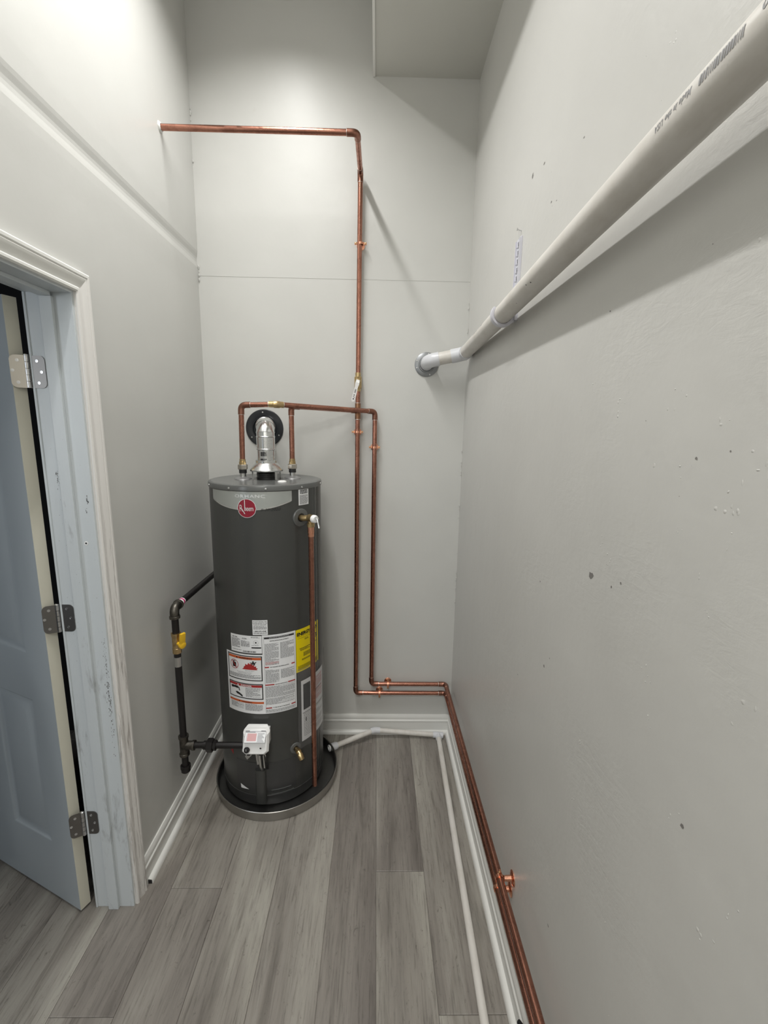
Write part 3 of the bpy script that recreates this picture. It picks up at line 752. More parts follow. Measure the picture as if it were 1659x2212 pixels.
for (q,z_) in ((-31,.589),(-29.2,.590),(-26.6,.591),(-24.6,.590)): disc(b, q, z_, .0062, O2, 10)
blob(b, [(-23.4,.592),(-22.0,.592),(-21.0,.576),(-22.0,.575)], O2)
blob(b, [(-27.0,.567),(-24.6,.570),(-21.6,.5655),(-18.4,.557),(-18.2,.5475),(-22.0,.556),(-25.2,.559)], O2)
finish('black_pictogram', b, M_INK, s4)
b = new()
ctext(b, 'Flammable Vapors', -9, .6735, .0058, O3, .95); ctext(b, 'FIRE AND EXPLOSION CAN RESULT', -15, .6655, .0048, O3, .95); ctext(b, 'IN DEATH OR SERIOUS INJURY', -15, .6595, .0048, O3, .95)
greek(b, -33.6, 2.2, .636, .656, O2, .0036, .55); greek(b, -14.5, 1.2, .549, .595, O2, .0037, .5); greek(b, -33.5, -17.0, .491, .518, O2, .0032, .55); greek(b, -15.5, 3.0, .486, .519, O2, .0036, .55)
for (d0,d1,z0,z1) in ((7,20.6,.700,.800),(22.2,36.4,.725,.800),(7,20.6,.618,.680),(22.2,36.4,.632,.676),(6.6,36.6,.549,.602),(6.6,36.0,.513,.546),(6.6,36.6,.479,.492)): greek(b, d0, d1, z0, z1, O2, .0031, .5)
finish('small_print', b, M_GREYINK, s4)
b = new(); strip(b, 6.6, 36.8, .8215, .829, O2); finish('title_bar', b, M_INK, s4)
b = new(); greek(b, 7.2, 20.4, .702, .716, O3, .0031, .6); finish('pink_print', b, M_PINK, s4)
b = new(); ctext(b, 'INSTALLATION AND OPERATING INSTRUCTIONS', 21.5, .8232, .0052, O3, .72); finish('title_text', b, M_WHITEINK, s4)
b = new(); ctext(b, 'LIGHTING INSTRUCTIONS AUTOMATIC', 21.5, .8095, .0062, O2, .72, bold=.0002); ctext(b, 'FOR YOUR SAFETY READ BEFORE LIGHTING', 21.2, .6895, .0056, O2, .72, bold=.0002); ctext(b, 'LIGHTING INSTRUCTIONS', 22.5, .6075, .0056, O2, .8, bold=.0002); ctext(b, 'TO TURN OFF GAS TO THE APPLIANCE', 22, .4985, .0056, O2, .72, bold=.0002)
rframe(b, 6.2, 37.2, .478, .832, .0007, O2); finish('headings', b, M_INK, s4)
b = new()
for (d0,d1,z_) in ((6.4,10.6,.690),(33.4,37.0,.690),(6.4,15.4,.608),(29.4,37.0,.608),(6.4,12.4,.4985),(32.4,37.0,.4985)): strip(b, d0, d1, z_-.0005, z_+.0048, O3)
finish('red_bars', b, M_REDP, s4)
# yellow energy label
b = new(); strip(b, 39.0, 73.7, .637, .837, O1); s5 = tag(finish('energy_label', b, M_LABELY, wh), 'bright yellow energy rating label on the right flank')
b = new(); ctext(b, 'ENERGYGUIDE', 56.0, .8075, .0205, O2, 1.05, spacing=.9, bold=.0009)
greek(b, 41, 72, .7985, .8035, O2, .003, .4); strip(b, 41, 72, .7935, .7945, O2); strip(b, 43, 71, .744, .7465, O2)
ctext(b, '$ 3', 65.5, .764, .030, O2, .9, bold=.0006)
greek(b, 50, 62, .776, .787, O2, .0042, .5); greek(b, 44, 60, .731, .741, O2, .0042, .5); greek(b, 48, 64, .700, .723, O2, .0040, .5); greek(b, 46, 66, .684, .694, O2, .0042, .5); greek(b, 41, 72, .641, .665, O2, .0032, .45)
finish('label_text', b, M_INK, s5)
# document pouch
b = new(); strip(b, 43.5, 84, .292, .592, .0050); s6 = tag(finish('manual_pouch', b, M_PAPER, wh), 'instruction manual in a clear pouch at lower right')
b = new(); strip(b, 46.0, 55.8, .446, .572, .0056); finish('cover_photo', b, M_BLACKRUB, s6)
b = new(); greek(b, 57.5, 80, .452, .572, .0056, .0040, .6); finish('pink_print', b, M_PINK, s6)
b = new(); disc(b, 63, .505, .012, .0060, 16, .006); greek(b, 46, 80, .305, .425, .0056, .0078, .22); strip(b, 45, 82, .430, .4325, .0056); strip(b, 48.8, 49.8, .385, .405, .0058, 1); greek(b, 58, 80, .500, .512, .0058, .006, .5); finish('cover_text', b, M_INK, s6)
b = new()
N = 18; prev = None
for i in range(N+1):
    d = 39+ (97-39)*i/N; cur = []
    for k in range(9):
        z = .262+(.655-.262)*k/8; e = .0085*math.sin(math.pi*min(1,max(0,(i+1)/(N+2)))) + .003*math.sin(i*1.7+k*2.1)
        cur.append(b.verts.new(cyl_pt(d, z, .0035+max(0,e)+(.004 if 0<k<8 else 0))))
    if prev:
        for k in range(8): b.faces.new((prev[k],cur[k],cur[k+1],prev[k+1]))
    prev = cur
tag(finish('clear_film', b, M_FILM, s6, 60), 'clear glossy plastic sleeve')
# vertical jacket seam on the right
b = new(); slabstrip(b, 69.5, 71.0, .07, 1.446, 0, .0016); slabstrip(b, 76.5, 77.3, .07, 1.446, 0, .0013); finish('jacket_seam', b, M_HEATER2, wh)
# access panel and base features
b = new(); slabstrip(b, -30, 36, .083, .232, 0, .0022); ap = tag(finish('access_panel', b, M_SKIRT, wh), 'black curved burner access panel')
b = new(); slabstrip(b, 9, 30, .092, .0945, .0022, .0045); slabstrip(b, 9, 33, .0705, .073, .001, .0035); finish('panel_ribs', b, M_HEATER2, ap)
b = new(); blob(b, [(-25.5,.1125),(-15.0,.0935),(-25.0,.0905)], .003); tag(finish('torn_sticker', b, M_PAPER, ap), 'torn triangle of white sticker')
b = new(); strip(b, -42.0, -35.0, .240, .292, O1, None, lambda d: (.292-(d+42)/7*.0+(-.020-.030*(d+42)/7), .288)); tag(finish('red_sticker', b, M_REDP, wh), 'small red sticker at lower left')
b = new()
pr = [(-.024,0),(-.022,.010),(-.014,.0165),(.014,.0165),(.022,.010),(.024,0)]
for z0, z1 in ((.036,.205),):
    extrude(b, pr, (CX-.006, CY-TR-.0005, z0), (1,0,0), (0,-1,0), (0,0,1), z1-z0)
tag(finish('burner_tube_cover', b, M_HEATER, wh, 40), 'upright dark channel below the gas control')

# gas control box
gx0, gx1, gy0, gy1, gz0, gz1 = -.5515, -.4395, 1.685, 1.740, .338, .437
gc = thing('gas_control', None, None); gc.parent = wh; gc['label'] = 'white plastic gas control with small dial'; ORI[gc.name] = ORI[wh.name].copy()
b = new()
zm = .397
def ringv(x0,x1,y,z0,z1,c=.012):
    return [(x0+c,y,z0),(x1-c,y,z0),(x1,y,z0+c),(x1,y,z1-c),(x1-c,y,z1),(x0+c,y,z1),(x0,y,z1-c),(x0,y,z0+c)]
L = [[(x_,min(y_,gy1),z_) for x_,y_,z_ in ringv(gx0+.004,gx1-.004,gy0+.022,gz0+.010,gz1+.001)], ringv(gx0+.001,gx1-.001,gy0+.016,gz0+.004,gz1+.001), ringv(gx0,gx1,gy0+.012,gz0,gz1-.004), ringv(gx0+.004,gx1-.004,gy0+.002,gz0+.004,gz1-.003,.013), ringv(gx0+.008,gx1-.008,gy0-.001,gz0+.009,gz1-.006,.012)]
# the upper half of the front leans back
rr = []
for q in L: rr.append([b.verts.new((x, y+max(0,(z-zm))*1.1, z)) for x,y,z in q])
for p_, q_ in zip(rr, rr[1:]):
    for k in range(8): b.faces.new((p_[k],p_[(k+1)%8],q_[(k+1)%8],q_[k]))
b.faces.new(rr[0]); b.faces.new(rr[-1])
box_ = finish('control_body', b, M_WHITEPL, gc, 28)
fy = lambda z, o=.0: gy0-.001+max(0,(z-zm))*1.1-o
def fp(bm, x0,x1,z0,z1,o):
    bm.faces.new([bm.verts.new((x,fy(z,o),z)) for x,z in ((x0,z0),(x1,z0),(x1,z1),(x0,z1))])
b = new(); fp(b, gx0+.012,gx1-.012,zm+.002,gz1-.006,.0012); lb = finish('control_label', b, M_PAPER, gc)
b = new(); fp(b, gx0+.0225,gx1-.051,zm+.006,gz1-.014,.0018); finish('pink_print', b, M_PINK, lb)
b = new()
for z in (gz1-.0115,): fp(b, gx0+.014+.01*(z<gz1-.023), gx0+.055, z, z+.0018, .0018)
for k in range(7): fp(b, gx1-.046, gx1-.018-.004*(k%3), zm+.004+k*.0034, zm+.0054+k*.0034, .0018)
for (x0,x1) in ((gx0+.012,gx0+.030),(gx1-.034,gx1-.014)): fp(b, x0,x1,gz1-.0085,gz1-.0065,.0018)
fp(b, gx0+.020, gx0+.0205, zm+.004, gz1-.017, .002)
for (x0,x1,z0,z1) in ((gx0+.012,gx1-.012,zm+.001,zm+.0018),(gx0+.012,gx1-.012,gz1-.0100,gz1-.0090),(gx0+.012,gx0+.0128,zm+.001,gz1-.0090),(gx1-.0128,gx1-.012,zm+.001,gz1-.0090)): fp(b,x0,x1,z0,z1,.0019)
finish('small_print', b, M_GREYINK, lb)
b = new(); lathe(b, (gx0+.024, gy0-.0005, .366), (0,-1,0), [(.0125,0),(.012,.003),(.0105,.004),(.0098,.010),(.0085,.0115),(0,.0115)], 24); kn = finish('control_knob', b, M_BLACK, gc, 30)
b = new(); box(b, gx0+.0233,gx0+.0247,gy0-.0128,gy0-.0118,.3665,.375); finish('knob_pointer', b, M_WHITEINK, kn)
b = new(); lathe(b, (gx1-.031, gy0-.0005, .372), (0,-1,0), [(.004,0),(.0036,.0006),(0,.0006)], 12); box(b, gx0+.022,gx0+.034,gy0+.004,gy0+.02,gz0-.004,gz0+.008); box(b, gx1-.040,gx1-.022,gy0+.004,gy0+.02,gz0-.004,gz0+.010)
finish('ports', b, M_BLACK, gc)
b = new(); box(b, gx0+.008, gx1-.008, gy0+.020, 1.772, gz0+.012, gz1-.022); finish('mounting_neck', b, M_WHITEPL, gc)
# wires and tubes leaving the control
b = new(); tube(b, [(-.487,1.735,.345),(-.486,1.722,.30),(-.484,1.728,.25),(-.484,1.752,.215),(-.485,1.775,.200)], .0065, 12)
tag(finish('manifold_tube', b, M_ALU, gc, 50), 'silver gas tube curving into the burner')
b = new()
for k,(x0,x1) in enumerate(((-.470,-.462),(-.462,-.458),(-.499,-.492),(-.478,-.470))):
    tube(b, [(x0,1.730,.345),(x0+(x1-x0)*.4+.004*(-1)**k,1.716+.004*k,.295),(x1,1.724+.003*k,.245),(x1-.004,1.765,.207)], .0022, 8)
finish('wires', b, M_BLACK, gc, 50)
b = new()
for q in (((-.472,1.7195,.318),(-.459,1.7195,.316),(-.461,1.7235,.243),(-.470,1.7235,.246)),((-.505,1.722,.325),(-.496,1.721,.326),(-.490,1.725,.262),(-.499,1.726,.260)),((-.531,1.722,.334),(-.512,1.718,.336),(-.519,1.716,.312),(-.540,1.722,.288),(-.549,1.724,.302))):
    lo = [b.verts.new(p_) for p_ in q]; b.faces.new(lo)
    hi = [b.verts.new((x,y+.001,z)) for x,y,z in q]; b.faces.new(hi[::-1])
    for k in range(len(q)): b.faces.new((lo[k],lo[(k+1)%len(q)],hi[(k+1)%len(q)],hi[k]))
tag(finish('foil_tags', b, M_ALU, gc), 'crumpled foil sleeves and a paper tag on the wires')

# drain cock at lower right
def esc(deg, z, r, m, name):
    t_ = math.radians(deg); n = Vector((math.sin(t_),-math.cos(t_),0)); p = cyl_pt(deg,z,0)
    b = new(); lathe(b, p, n, [(r*.40,-.002),(r,-.006),(r,.002),(r*.93,.0045),(r*.5,.006),(r*.44,.003)], 32); o = finish(name, b, m, wh, 35)
    b = new(); lathe(b, p, n, [(r*.46,.0035),(0,.0036)], 24); finish('hole', b, M_BLACK, o)
    return p, n
p, n = esc(36.0, .273, .026, M_HEATER2, 'drain_escutcheon')
dv = thing('drain_valve', None, None); dv.parent = wh; dv['label'] = 'brass drain valve with a slotted stem'; ORI[dv.name] = ORI[wh.name].copy()
e = p+n*.034
b = new(); tube(b, [p+n*.002, p+n*.018, p+n*.019, e], .009, 16, True, [.009,.009,.012,.012])
dn_ = Vector((.45,-.35,-.82)).normalized()
tube(b, [e-n*.008, e+dn_*.008, e+dn_*.010, e+dn_*.026, e+dn_*.0262, e+dn_*.034], .010, 16, True, [.0105,.0105,.0128,.0128,.0115,.0115]); finish('valve_body', b, M_BRASS, dv, 40)
b = new(); lathe(b, e+dn_*.0341, dn_, [(.0065,0),(0,.0002)], 16); finish('outlet', b, M_BLACK, dv)
# relief valve at upper right
p, n = esc(47.5, 1.330, .038, M_HEATER2, 'relief_escutcheon')
rv = thing('relief_valve', None, None); rv.parent = wh; rv['label'] = 'brass relief valve with a chrome test lever'; ORI[rv.name] = ORI[wh.name].copy()
TPX, TPY = -.2665, 1.820
q0 = Vector((TPX,TPY,1.333))
b = new(); tube(b, [p+n*.002, p+n*.02, q0-n*.012, q0-n*.010, q0+n*.014], .012, 18, True, [.0125,.0125,.0125,.0165,.0165])
tube(b, [q0+Vector((0,0,.006)), q0+Vector((0,0,-.020)), q0+Vector((0,0,-.021)), q0+Vector((0,0,-.036))], .0135, 18, True, [.0125,.0125,.0158,.0158]); finish('valve_body', b, M_BRASS, rv, 40)
b = new(); tube(b, [q0+n*.014, q0+n*.016, q0+n*.028, q0+n*.034], .016, 18, True, [.012,.0165,.0165,.013]); finish('valve_cap', b, M_WHITEPL, rv, 40)
b = new(); c0 = q0+n*.034; side = Vector((0,0,1)).cross(n)
tube(b, [c0+Vector((0,0,.010)), c0+n*.008, c0+n*.012+Vector((0,0,-.014)), c0+n*.018+Vector((0,0,-.034))], .003, 10, True, [.003,.0035,.0032,.0045]); tube(b, [c0-side*.006+n*.006, c0+side*.006+n*.006], .0028, 10)
finish('test_lever', b, M_GALV, rv, 50)

# nipples, flanges and plug on the lid
def nipple(x, y, lbl):
    z = ZT
    t = thing('water_nipple', None, None); t.parent = wh; ORI[t.name] = ORI[wh.name].copy()
    b = new(); lathe(b, (x,y,z-.001), (0,0,1), [(.038,0),(.036,.004),(.016,.012),(.013,.013)], 28); finish('nipple_flange', b, M_IRON2, t, 35)
    b = new(); tube(b, [(x,y,z+.006),(x,y,z+.034)], .0135, 20); finish('plastic_liner', b, M_ALU, t, 40)
    b = new(); tube(b, [(x,y,z+.026),(x,y,z+.027),(x,y,z+.043)], .0165, 20); finish('dielectric_collar', b, M_BLACK, t, 40)
    b = new(); hexnut(b, (x,y,z+.042), (0,0,1), .0215, .022); finish('union_nut', b, M_NICKEL, t)
    b = new(); tube(b, [(x,y,z+.063),(x,y,z+.076),(x,y,z+.077),(x,y,z+.088)], .0135, 20, True, [.0148,.0148,.0130,.0130]); finish('adapter', b, M_BRASS, t, 40)
nipple(-.586,1.990,'hot'); nipple(-.381,2.056,'cold')
b = new(); lathe(b, (-.398,1.905,ZT-.001), (0,0,1), [(.019,0),(.018,.004),(.012,.006),(0,.0062)], 24); tag(finish('anode_cap', b, M_WHITEPL, lid, 35), 'round white plastic cap on the lid')

# ------------------------------------------------------------------ draft hood and vent
VX, VY = -.487, 2.010
vt = thing('vent_pipe', 'shiny galvanised vent with draft hood, from the heater lid into the back wall', 'vent pipe', (VX,VY,ZT))
b = new(); lathe(b, (VX,VY,ZT), (0,0,1), [(.066,.038),(.0665,.0395),(.072,.036),(.0725,.041),(.060,.058),(.050,.068),(.047,.071),(.047,.082),(.0455,.083),(.039,.083),(.039,.078),(.045,.068),(.060,.054),(.066,.038)], 48)
hood = finish('draft_hood', b, M_GALV, vt, 30)
for a in (40,140,220,320):
    t_ = math.radians(a); c, s_ = math.cos(t_), math.sin(t_)
    b = new(); x, y = VX+.066*c, VY+.066*s_
    Mx = Matrix.Translation((x,y,0)) @ Matrix.Rotation(t_,4,'Z')
    box(b, -.001,.001,-.006,.006,ZT-.0005,ZT+.041,0,Mx); box(b, -.001,.009,-.006,.006,ZT-.0005,ZT+.0015,0,Mx); finish('hood_leg', b, M_ALU, hood)
b = new(); lathe(b, (VX,VY,ZT-.001), (0,0,1), [(.043,0),(.043,.010),(.0395,.011),(.0395,.020),(.043,.021),(.043,.028),(.036,.028),(.036,.004),(0,.004)], 36)
tag(finish('flue_collar', b, M_BLACK, hood, 35), 'black flue collar under the hood')
# pipe: vertical with beads, then segmented elbow into the wall
r = .0390
RC = Vector((-.560, YB, 1.698))
b = new(); lathe(b, (VX,VY,ZT+.070), (0,0,1), [(r-.0012,0),(r-.0012,.058),(r-.001,.060)], 40); vp1 = finish('lower_section', b, M_GALV, vt, 30)
b = new(); lathe(b, (VX,VY,ZT+.127), (0,0,1), [(r,0),(r+.0025,.002),(r+.0025,.005),(r+.0008,.007),(r+.0008,.055),(r+.0028,.058),(r+.0005,.061)], 40); finish('upper_section', b, M_GALV, vt, 30)
e0 = Vector((VX,VY,ZT+.176))
b = new(); path = []; radii = []
C1 = Vector((VX-.016, VY+.075, 1.703)); E1 = Vector((-.553, YB-.03, 1.700))
ctl = [e0, Vector((VX-.001, VY+.003, 1.676)), Vector((VX-.006, VY+.028, 1.698)), Vector((VX-.016, VY+.060, 1.703)), E1, Vector((-.555,YB-.004,1.700))]
for i in range(len(ctl)-1):
    for f in (0, .92, .96):
        path.append(ctl[i].lerp(ctl[i+1], f)); radii.append(r+(.0022 if f == .96 else .0))
path.append(ctl[-1]); radii.append(r)
tube(b, path, r, 40, False, radii); tag(finish('gored_elbow', b, M_GALV, vt, 30), 'segmented elbow bending back into the wall')
b = new()
lab = []
def vpt(deg, z, off): 
    t_ = math.radians(deg); return Vector((VX+(r+off)*math.sin(t_), VY-(r+off)*math.cos(t_), z))
z0 = ZT+.102
for d in (-22,-17.5,-14,-8,-4,1,4,9,13.5): b.faces.new([b.verts.new(vpt(*q, .0004)) for q in ((d,z0),(d+2.6,z0),(d+2.6,z0+.018),(d,z0+.018))])
for d in (-24,-16,-9,2,10): b.faces.new([b.verts.new(vpt(*q, .0004)) for q in ((d,z0-.018),(d+5,z0-.018),(d+5,z0-.011),(d,z0-.011))])
finish('stamped_marks', b, M_INK, vt)
wr_ = thing('wall_thimble', 'black round metal trim ring around the vent on the back wall', 'trim ring', RC)
b = new(); lathe(b, RC+Vector((0,0,-.006)), (0,-1,0), [(.093,.0005),(.093,.004),(.090,.0065),(.064,.0075),(.060,.0055),(.058,.010),(.0555,.0105),(.052,.004),(.045,.001)], 56); finish('ring_plate', b, M_BLACKRUB, wr_, 30)
b = new(); lathe(b, RC+Vector((0,0,-.006)), (0,-1,0), [(.054,.0012),(0,.0013)], 40); finish('ring_opening', b, M_BLACK, wr_)
b = new()
for a in (95, 215, 335): lathe(b, RC+Vector((.078*math.cos(math.radians(a)),-.0072,-.006+.078*math.sin(math.radians(a)))), (0,-1,0), [(.0038,0),(.0035,.0015),(0,.0025)], 10)
finish('screws', b, M_SCREW, wr_, 40)

# ------------------------------------------------------------------ discharge pipe, pan, gas line
b = new(); tube(b, [(TPX,TPY,1.302),(TPX+.001,TPY+.001,.075)], .0112, 24); dp = tag(finish('discharge_pipe', b, M_CU, None, 40), 'straight copper discharge pipe hanging in front of the heater right side', 'copper pipe', 'copper water lines')
b = new(); tube(b, [(TPX,TPY,1.300),(TPX,TPY,1.272),(TPX,TPY,1.271),(TPX,TPY,1.256)], .0132, 20, True, [.0138,.0138,.0128,.0128]); finish('adapter', b, M_CU_BR, dp, 40)
dp.name = 'discharge_pipe'

PX, PY, PR_, PH = -.468, 1.984, .287, .048
pan = thing('drain_pan', 'round dark metal drain pan on the floor under the heater', 'drain pan', (PX,PY,0))
b = new(); lathe(b, (PX,PY,0), (0,0,1), [(0,.004),(PR_-.010,.004),(PR_-.006,.008),(PR_-.0045,PH-.002),(PR_-.0022,PH)], 96); finish('pan_inside', b, M_PAN, pan, 40)
b = new(); lathe(b, (PX,PY,0), (0,0,1), [(PR_-.0022,PH),(PR_+.0016,PH+.001),(PR_+.0034,PH-.001),(PR_+.003,PH-.004),(PR_,PH-.005),(PR_-.002,.002),(PR_-.006,.0005),(0,.0005)], 96); finish('pan_outside', b, M_PANRIM, pan, 40)
pd = Vector((.86,.50,0)).normalized(); pf = Vector((PX,PY,.030))+pd*(PR_-.002)
b = new(); lathe(b, pf-pd*.012, pd, [(.011,0),(.0165,0),(.0165,.006),(.013,.008),(.013,.014)], 20); lathe(b, pf-pd*.0121, pd, [(.011,0),(.011,.006),(0,.006)], 16)
tag(finish('outlet_nut', b, M_WHITEPL, pan, 40), 'white outlet nut inside the pan wall')

# condensate drain: white pvc from the pan to the right wall and towards the viewer
dr = thing('pvc_drain_line', 'thin white plastic drain pipe lying on the floor from the pan past the right wall', 'drain pipe', (.1,2.2,0))
pr_ = .0133
P0 = pf+pd*.004; P1 = Vector((.010,2.250,.045)); P2 = Vector((.366,2.244,.020)); P3 = Vector((.334,1.0,.0150)); P4 = Vector((.300,-.7,.0150))
b = new(); tube(b, [P0, P0+pd*.026, P0+pd*.027, P0+pd*.034], .018, 22, True, [.0195,.0195,.0165,.0165]); finish('adapter', b, M_PVCFIT, dr, 40)
b = new(); s0 = P0+pd*.020; tube(b, [s0, P1], pr_, 22); finish('pipe', b, M_PVC, dr, 40)
b = new(); tube(b, [P1, P2], pr_, 22); finish('pipe', b, M_PVC, dr, 40)
b = new(); tube(b, [P2, P3, P4], pr_, 22); finish('pipe', b, M_PVC, dr, 40)
b = new(); a_ = (s0-P1).normalized(); c_ = (P2-P1).normalized(); tube(b, [P1+a_*.024]+arc(P1,s0,P2,.012,6)+[P1+c_*.030], .0166, 22); finish('elbow', b, M_PVCFIT, dr, 40)
b = new(); tube(b, [P2-c_*.030, P2+c_*.026], .0166, 22); dd = (P3-P2).normalized(); tube(b, [P2, P2+dd*.032], .0166, 22); finish('tee', b, M_PVCFIT, dr, 40)
P2b = Vector((.378,2.2435,.0190))
# gas line
gas = thing('gas_pipe', 'black iron gas pipe with yellow valve, beside the heater on the left', 'gas pipe', (-.797,1.705,.24))
GX, GY, GR = -.797, 1.705, .0135
G0 = Vector((-.797,2.16,.985)); 
b = new(); tube(b, [(GX,YB-.0005,.975),(GX,GY+.03,.985)], GR, 22); finish('pipe', b, M_BLKPIPE, gas, 40)
b = new(); tube(b, [(GX,GY+.078,.984),(GX,GY+.048,.9845)], GR+.0006, 22); tag(finish('tape_band', b, M_WHITEPL, gas, 40), 'white and pink sticker band around the sloping pipe')
b = new(); tube(b, [(GX,GY+.072,.984),(GX,GY+.062,.9842)], GR+.0011, 22); tag(finish('tape_stripe', b, mat('magenta_print',(.6,.05,.2),.5), gas, 40), 'pink stripe on the band')
cor = Vector((GX,GY,.985))
b = new(); tube(b, [cor+Vector((0,.042,0)),cor+Vector((0,.034,0)),cor+Vector((0,.033,0))]+arc(cor, cor+Vector((0,1,0)), cor+Vector((0,0,-1)), .024, 8)+[cor+Vector((0,0,-.033)),cor+Vector((0,0,-.034)),cor+Vector((0,0,-.043))], .018, 22, True, [.0205,.0205,.0178]+[.0178]*9+[.0178,.0205,.0205]); finish('elbow', b, M_IRON, gas, 40)
b = new(); tube(b, [(GX,GY,.945),(GX,GY,.862)], GR, 22); finish('pipe', b, M_BLKPIPE, gas, 40)
b = new(); z = .866
tube(b, [(GX,GY,z+.014),(GX,GY,z),(GX,GY,z-.001),(GX,GY,z-.050),(GX,GY,z-.051),(GX,GY,z-.072)], .016, 22, True, [.0185,.0185,.0165,.0165,.0175,.0175]); gvb = thing('gas_valve',None,None); gvb.parent = gas; ORI[gvb.name]=ORI[gas.name].copy()
finish('valve_body', b, M_BRASS, gvb, 40)
b = new(); tube(b, [(GX+.010,GY-.010,z-.028),(GX+.032,GY-.022,z-.028)], .007, 14); lathe(b, (GX+.026,GY-.019,z-.028), (.86,-.5,0), [(0,0),(.0135,0),(.0145,.003),(.0145,.012),(.010,.0145),(0,.0145)], 20)
Mh = Matrix.Translation((GX+.034,GY-.024,z-.010)) @ Matrix.Rotation(math.radians(-30),4,'Z') @ Matrix.Rotation(math.radians(8),4,'Y')
box(b, -.0055,.0055,-.011,.011,-.018,.034,.002,Mh); tag(finish('valve_handle', b, M_YEL, gvb, 40), 'yellow plastic quarter-turn handle')
b = new(); tube(b, [(GX,GY,.796),(GX,GY,.410)], GR, 22); finish('pipe', b, M_BLKPIPE, gas, 40)
b = new(); tube(b, [(GX,GY,.776),(GX,GY,.735)], GR+.0007, 22); tag(finish('grey_tape', b, M_ALU, gas, 40), 'pale grey label wrapped under the valve')
tz = .371; tc = Vector((GX,GY,tz))
b = new(); tube(b, [tc+Vector((0,0,.046)),tc+Vector((0,0,.036)),tc+Vector((0,0,.035)),tc+Vector((0,0,-.035)),tc+Vector((0,0,-.036)),tc+Vector((0,0,-.046))], .018, 22, True, [.0205,.0205,.0175,.0175,.0205,.0205])
tube(b, [tc, tc+Vector((.035,0,0)), tc+Vector((.036,0,0)), tc+Vector((.046,0,0))], .018, 22, True, [.0175,.0175,.0205,.0205]); finish('tee', b, M_IRON, gas, 40)
b = new(); tube(b, [tc+Vector((.04,0,0)), (gx0+.004,GY,tz)], GR, 22); finish('pipe', b, M_BLKPIPE, gas, 40)
b = new(); ux = -.700; hexnut(b, (ux,GY,tz), (1,0,0), .0285, .026); tube(b, [(ux-.014,GY,tz),(ux,GY,tz)], .018, 20); hexnut(b, (ux+.026,GY,tz), (1,0,0), .0215, .014); finish('union', b, M_BLKPIPE, gas)
b = new(); tube(b, [(GX,GY,.335),(GX,GY,.262)], GR, 22); finish('pipe', b, M_BLKPIPE, gas, 40)
b = new(); tube(b, [(GX,GY,.276),(GX,GY,.262),(GX,GY,.261),(GX,GY,.248),(GX,GY,.240)], .018, 22, True, [.0205,.0205,.0185,.0185,.010]); tag(finish('end_cap', b, M_BLKPIPE, gas, 40), 'black drip-leg cap')

# ------------------------------------------------------------------ the big pvc drain pipe on the right
big = thing('pvc_waste_pipe', 'thick white plastic waste pipe sloping along the right wall towards the viewer', 'waste pipe', (.39,1.4,2.02))
BR = .0291
def bp(y): return Vector((.4045+(y-2.2)*(.4045-.3800)/1.6, y, 2.0492+(2.2-y)*.0301/1.6))
Q0 = Vector((.240,YB-.001,2.012)); Q1 = Vector((.240,2.222,2.018)); Q2 = bp(2.190)
b = new(); tube(b, [bp(2.13), bp(-.9)], BR, 48); mp = finish('pipe', b, M_PVC, big, 40)
b = new(); tube(b, [Q1.lerp(Q2,.25), Q1.lerp(Q2,.8)], BR, 36); finish('pipe', b, M_PVC, big, 40)
dq = (Q2-Q1).normalized()
b = new(); tube(b, [Q0, Q0.lerp(Q1,.35)]+arc(Q1,Q0,Q2,.034,8)+[Q1+dq*.052], .0318, 36); finish('elbow', b, M_PVCFIT, big, 40)
b = new(); db = (bp(1.0)-bp(2.0)).normalized(); tube(b, [Q2-dq*.062]+arc(Q2,Q1,bp(1.5),.026,8)+[Q2+db*.062], .0318, 36); finish('elbow', b, M_PVCFIT, big, 40)
# printing on the pipe: it runs towards the far end with its letters upside down
def ptext(bm, s, y0, ang, size, xs, bold=.0):
    vs, fs = text_verts(s, size, xs, 0, 1.05, bold)
    ad = (bp(0)-bp(1)).normalized(); V = []
    for x, yv in vs:
        y = y0+x; c = bp(y); a = math.radians(ang) + (yv-size*.35)/BR
        # angle a measured from -x axis downwards
        off = Vector((-math.cos(a), 0, -math.sin(a)))
        V.append(bm.verts.new(c+off*(BR+.0004)))
    for f in fs:
        try: bm.faces.new([V[i] for i in f])
        except ValueError: pass
b = new()
PA = -6
ptext(b, 'Made in the USA', .582, PA, .0125, .78, .0002)
ptext(b, '40', .470, PA-8, .0165, .95, .0003)
y = .506
while y < .568:
    e = y+random.choice((.0012,.002,.003)); vs = []
    for k in range(7):
        a = math.radians(PA)+(-.0055+.011*k/6)/BR
        cur = [b.verts.new(bp(yy)+Vector((-math.cos(a),0,-math.sin(a)))*(BR+.0005)) for yy in (y,e)]
        if k: b.faces.new((vs[0],vs[1],cur[1],cur[0]))
        vs = cur
    y = e+random.choice((.0013,.002))
ptext(b, 'PVC 1120 DWV', 1.70, PA-22, .013, 1.9)
b2 = finish('pipe_lettering', b, M_PVCINK, mp); b2['label'] = 'faded grey print along the pipe, upside down'
b = new()
for (y,a,l) in ((1.155,38,.010),(1.185,30,.007),(1.30,60,.004)):
    vs = []
    for yy, av in ((y,-.001),(y+l*.6,-.0025),(y+l*.6,.0),(y,.0015)):
        t_ = math.radians(a)+av/BR; vs.append(b.verts.new(bp(yy)+Vector((-math.cos(t_),0,-math.sin(t_)))*(BR+.0004)))
    b.faces.new(vs)
finish('scuffs', b, M_INK, mp)
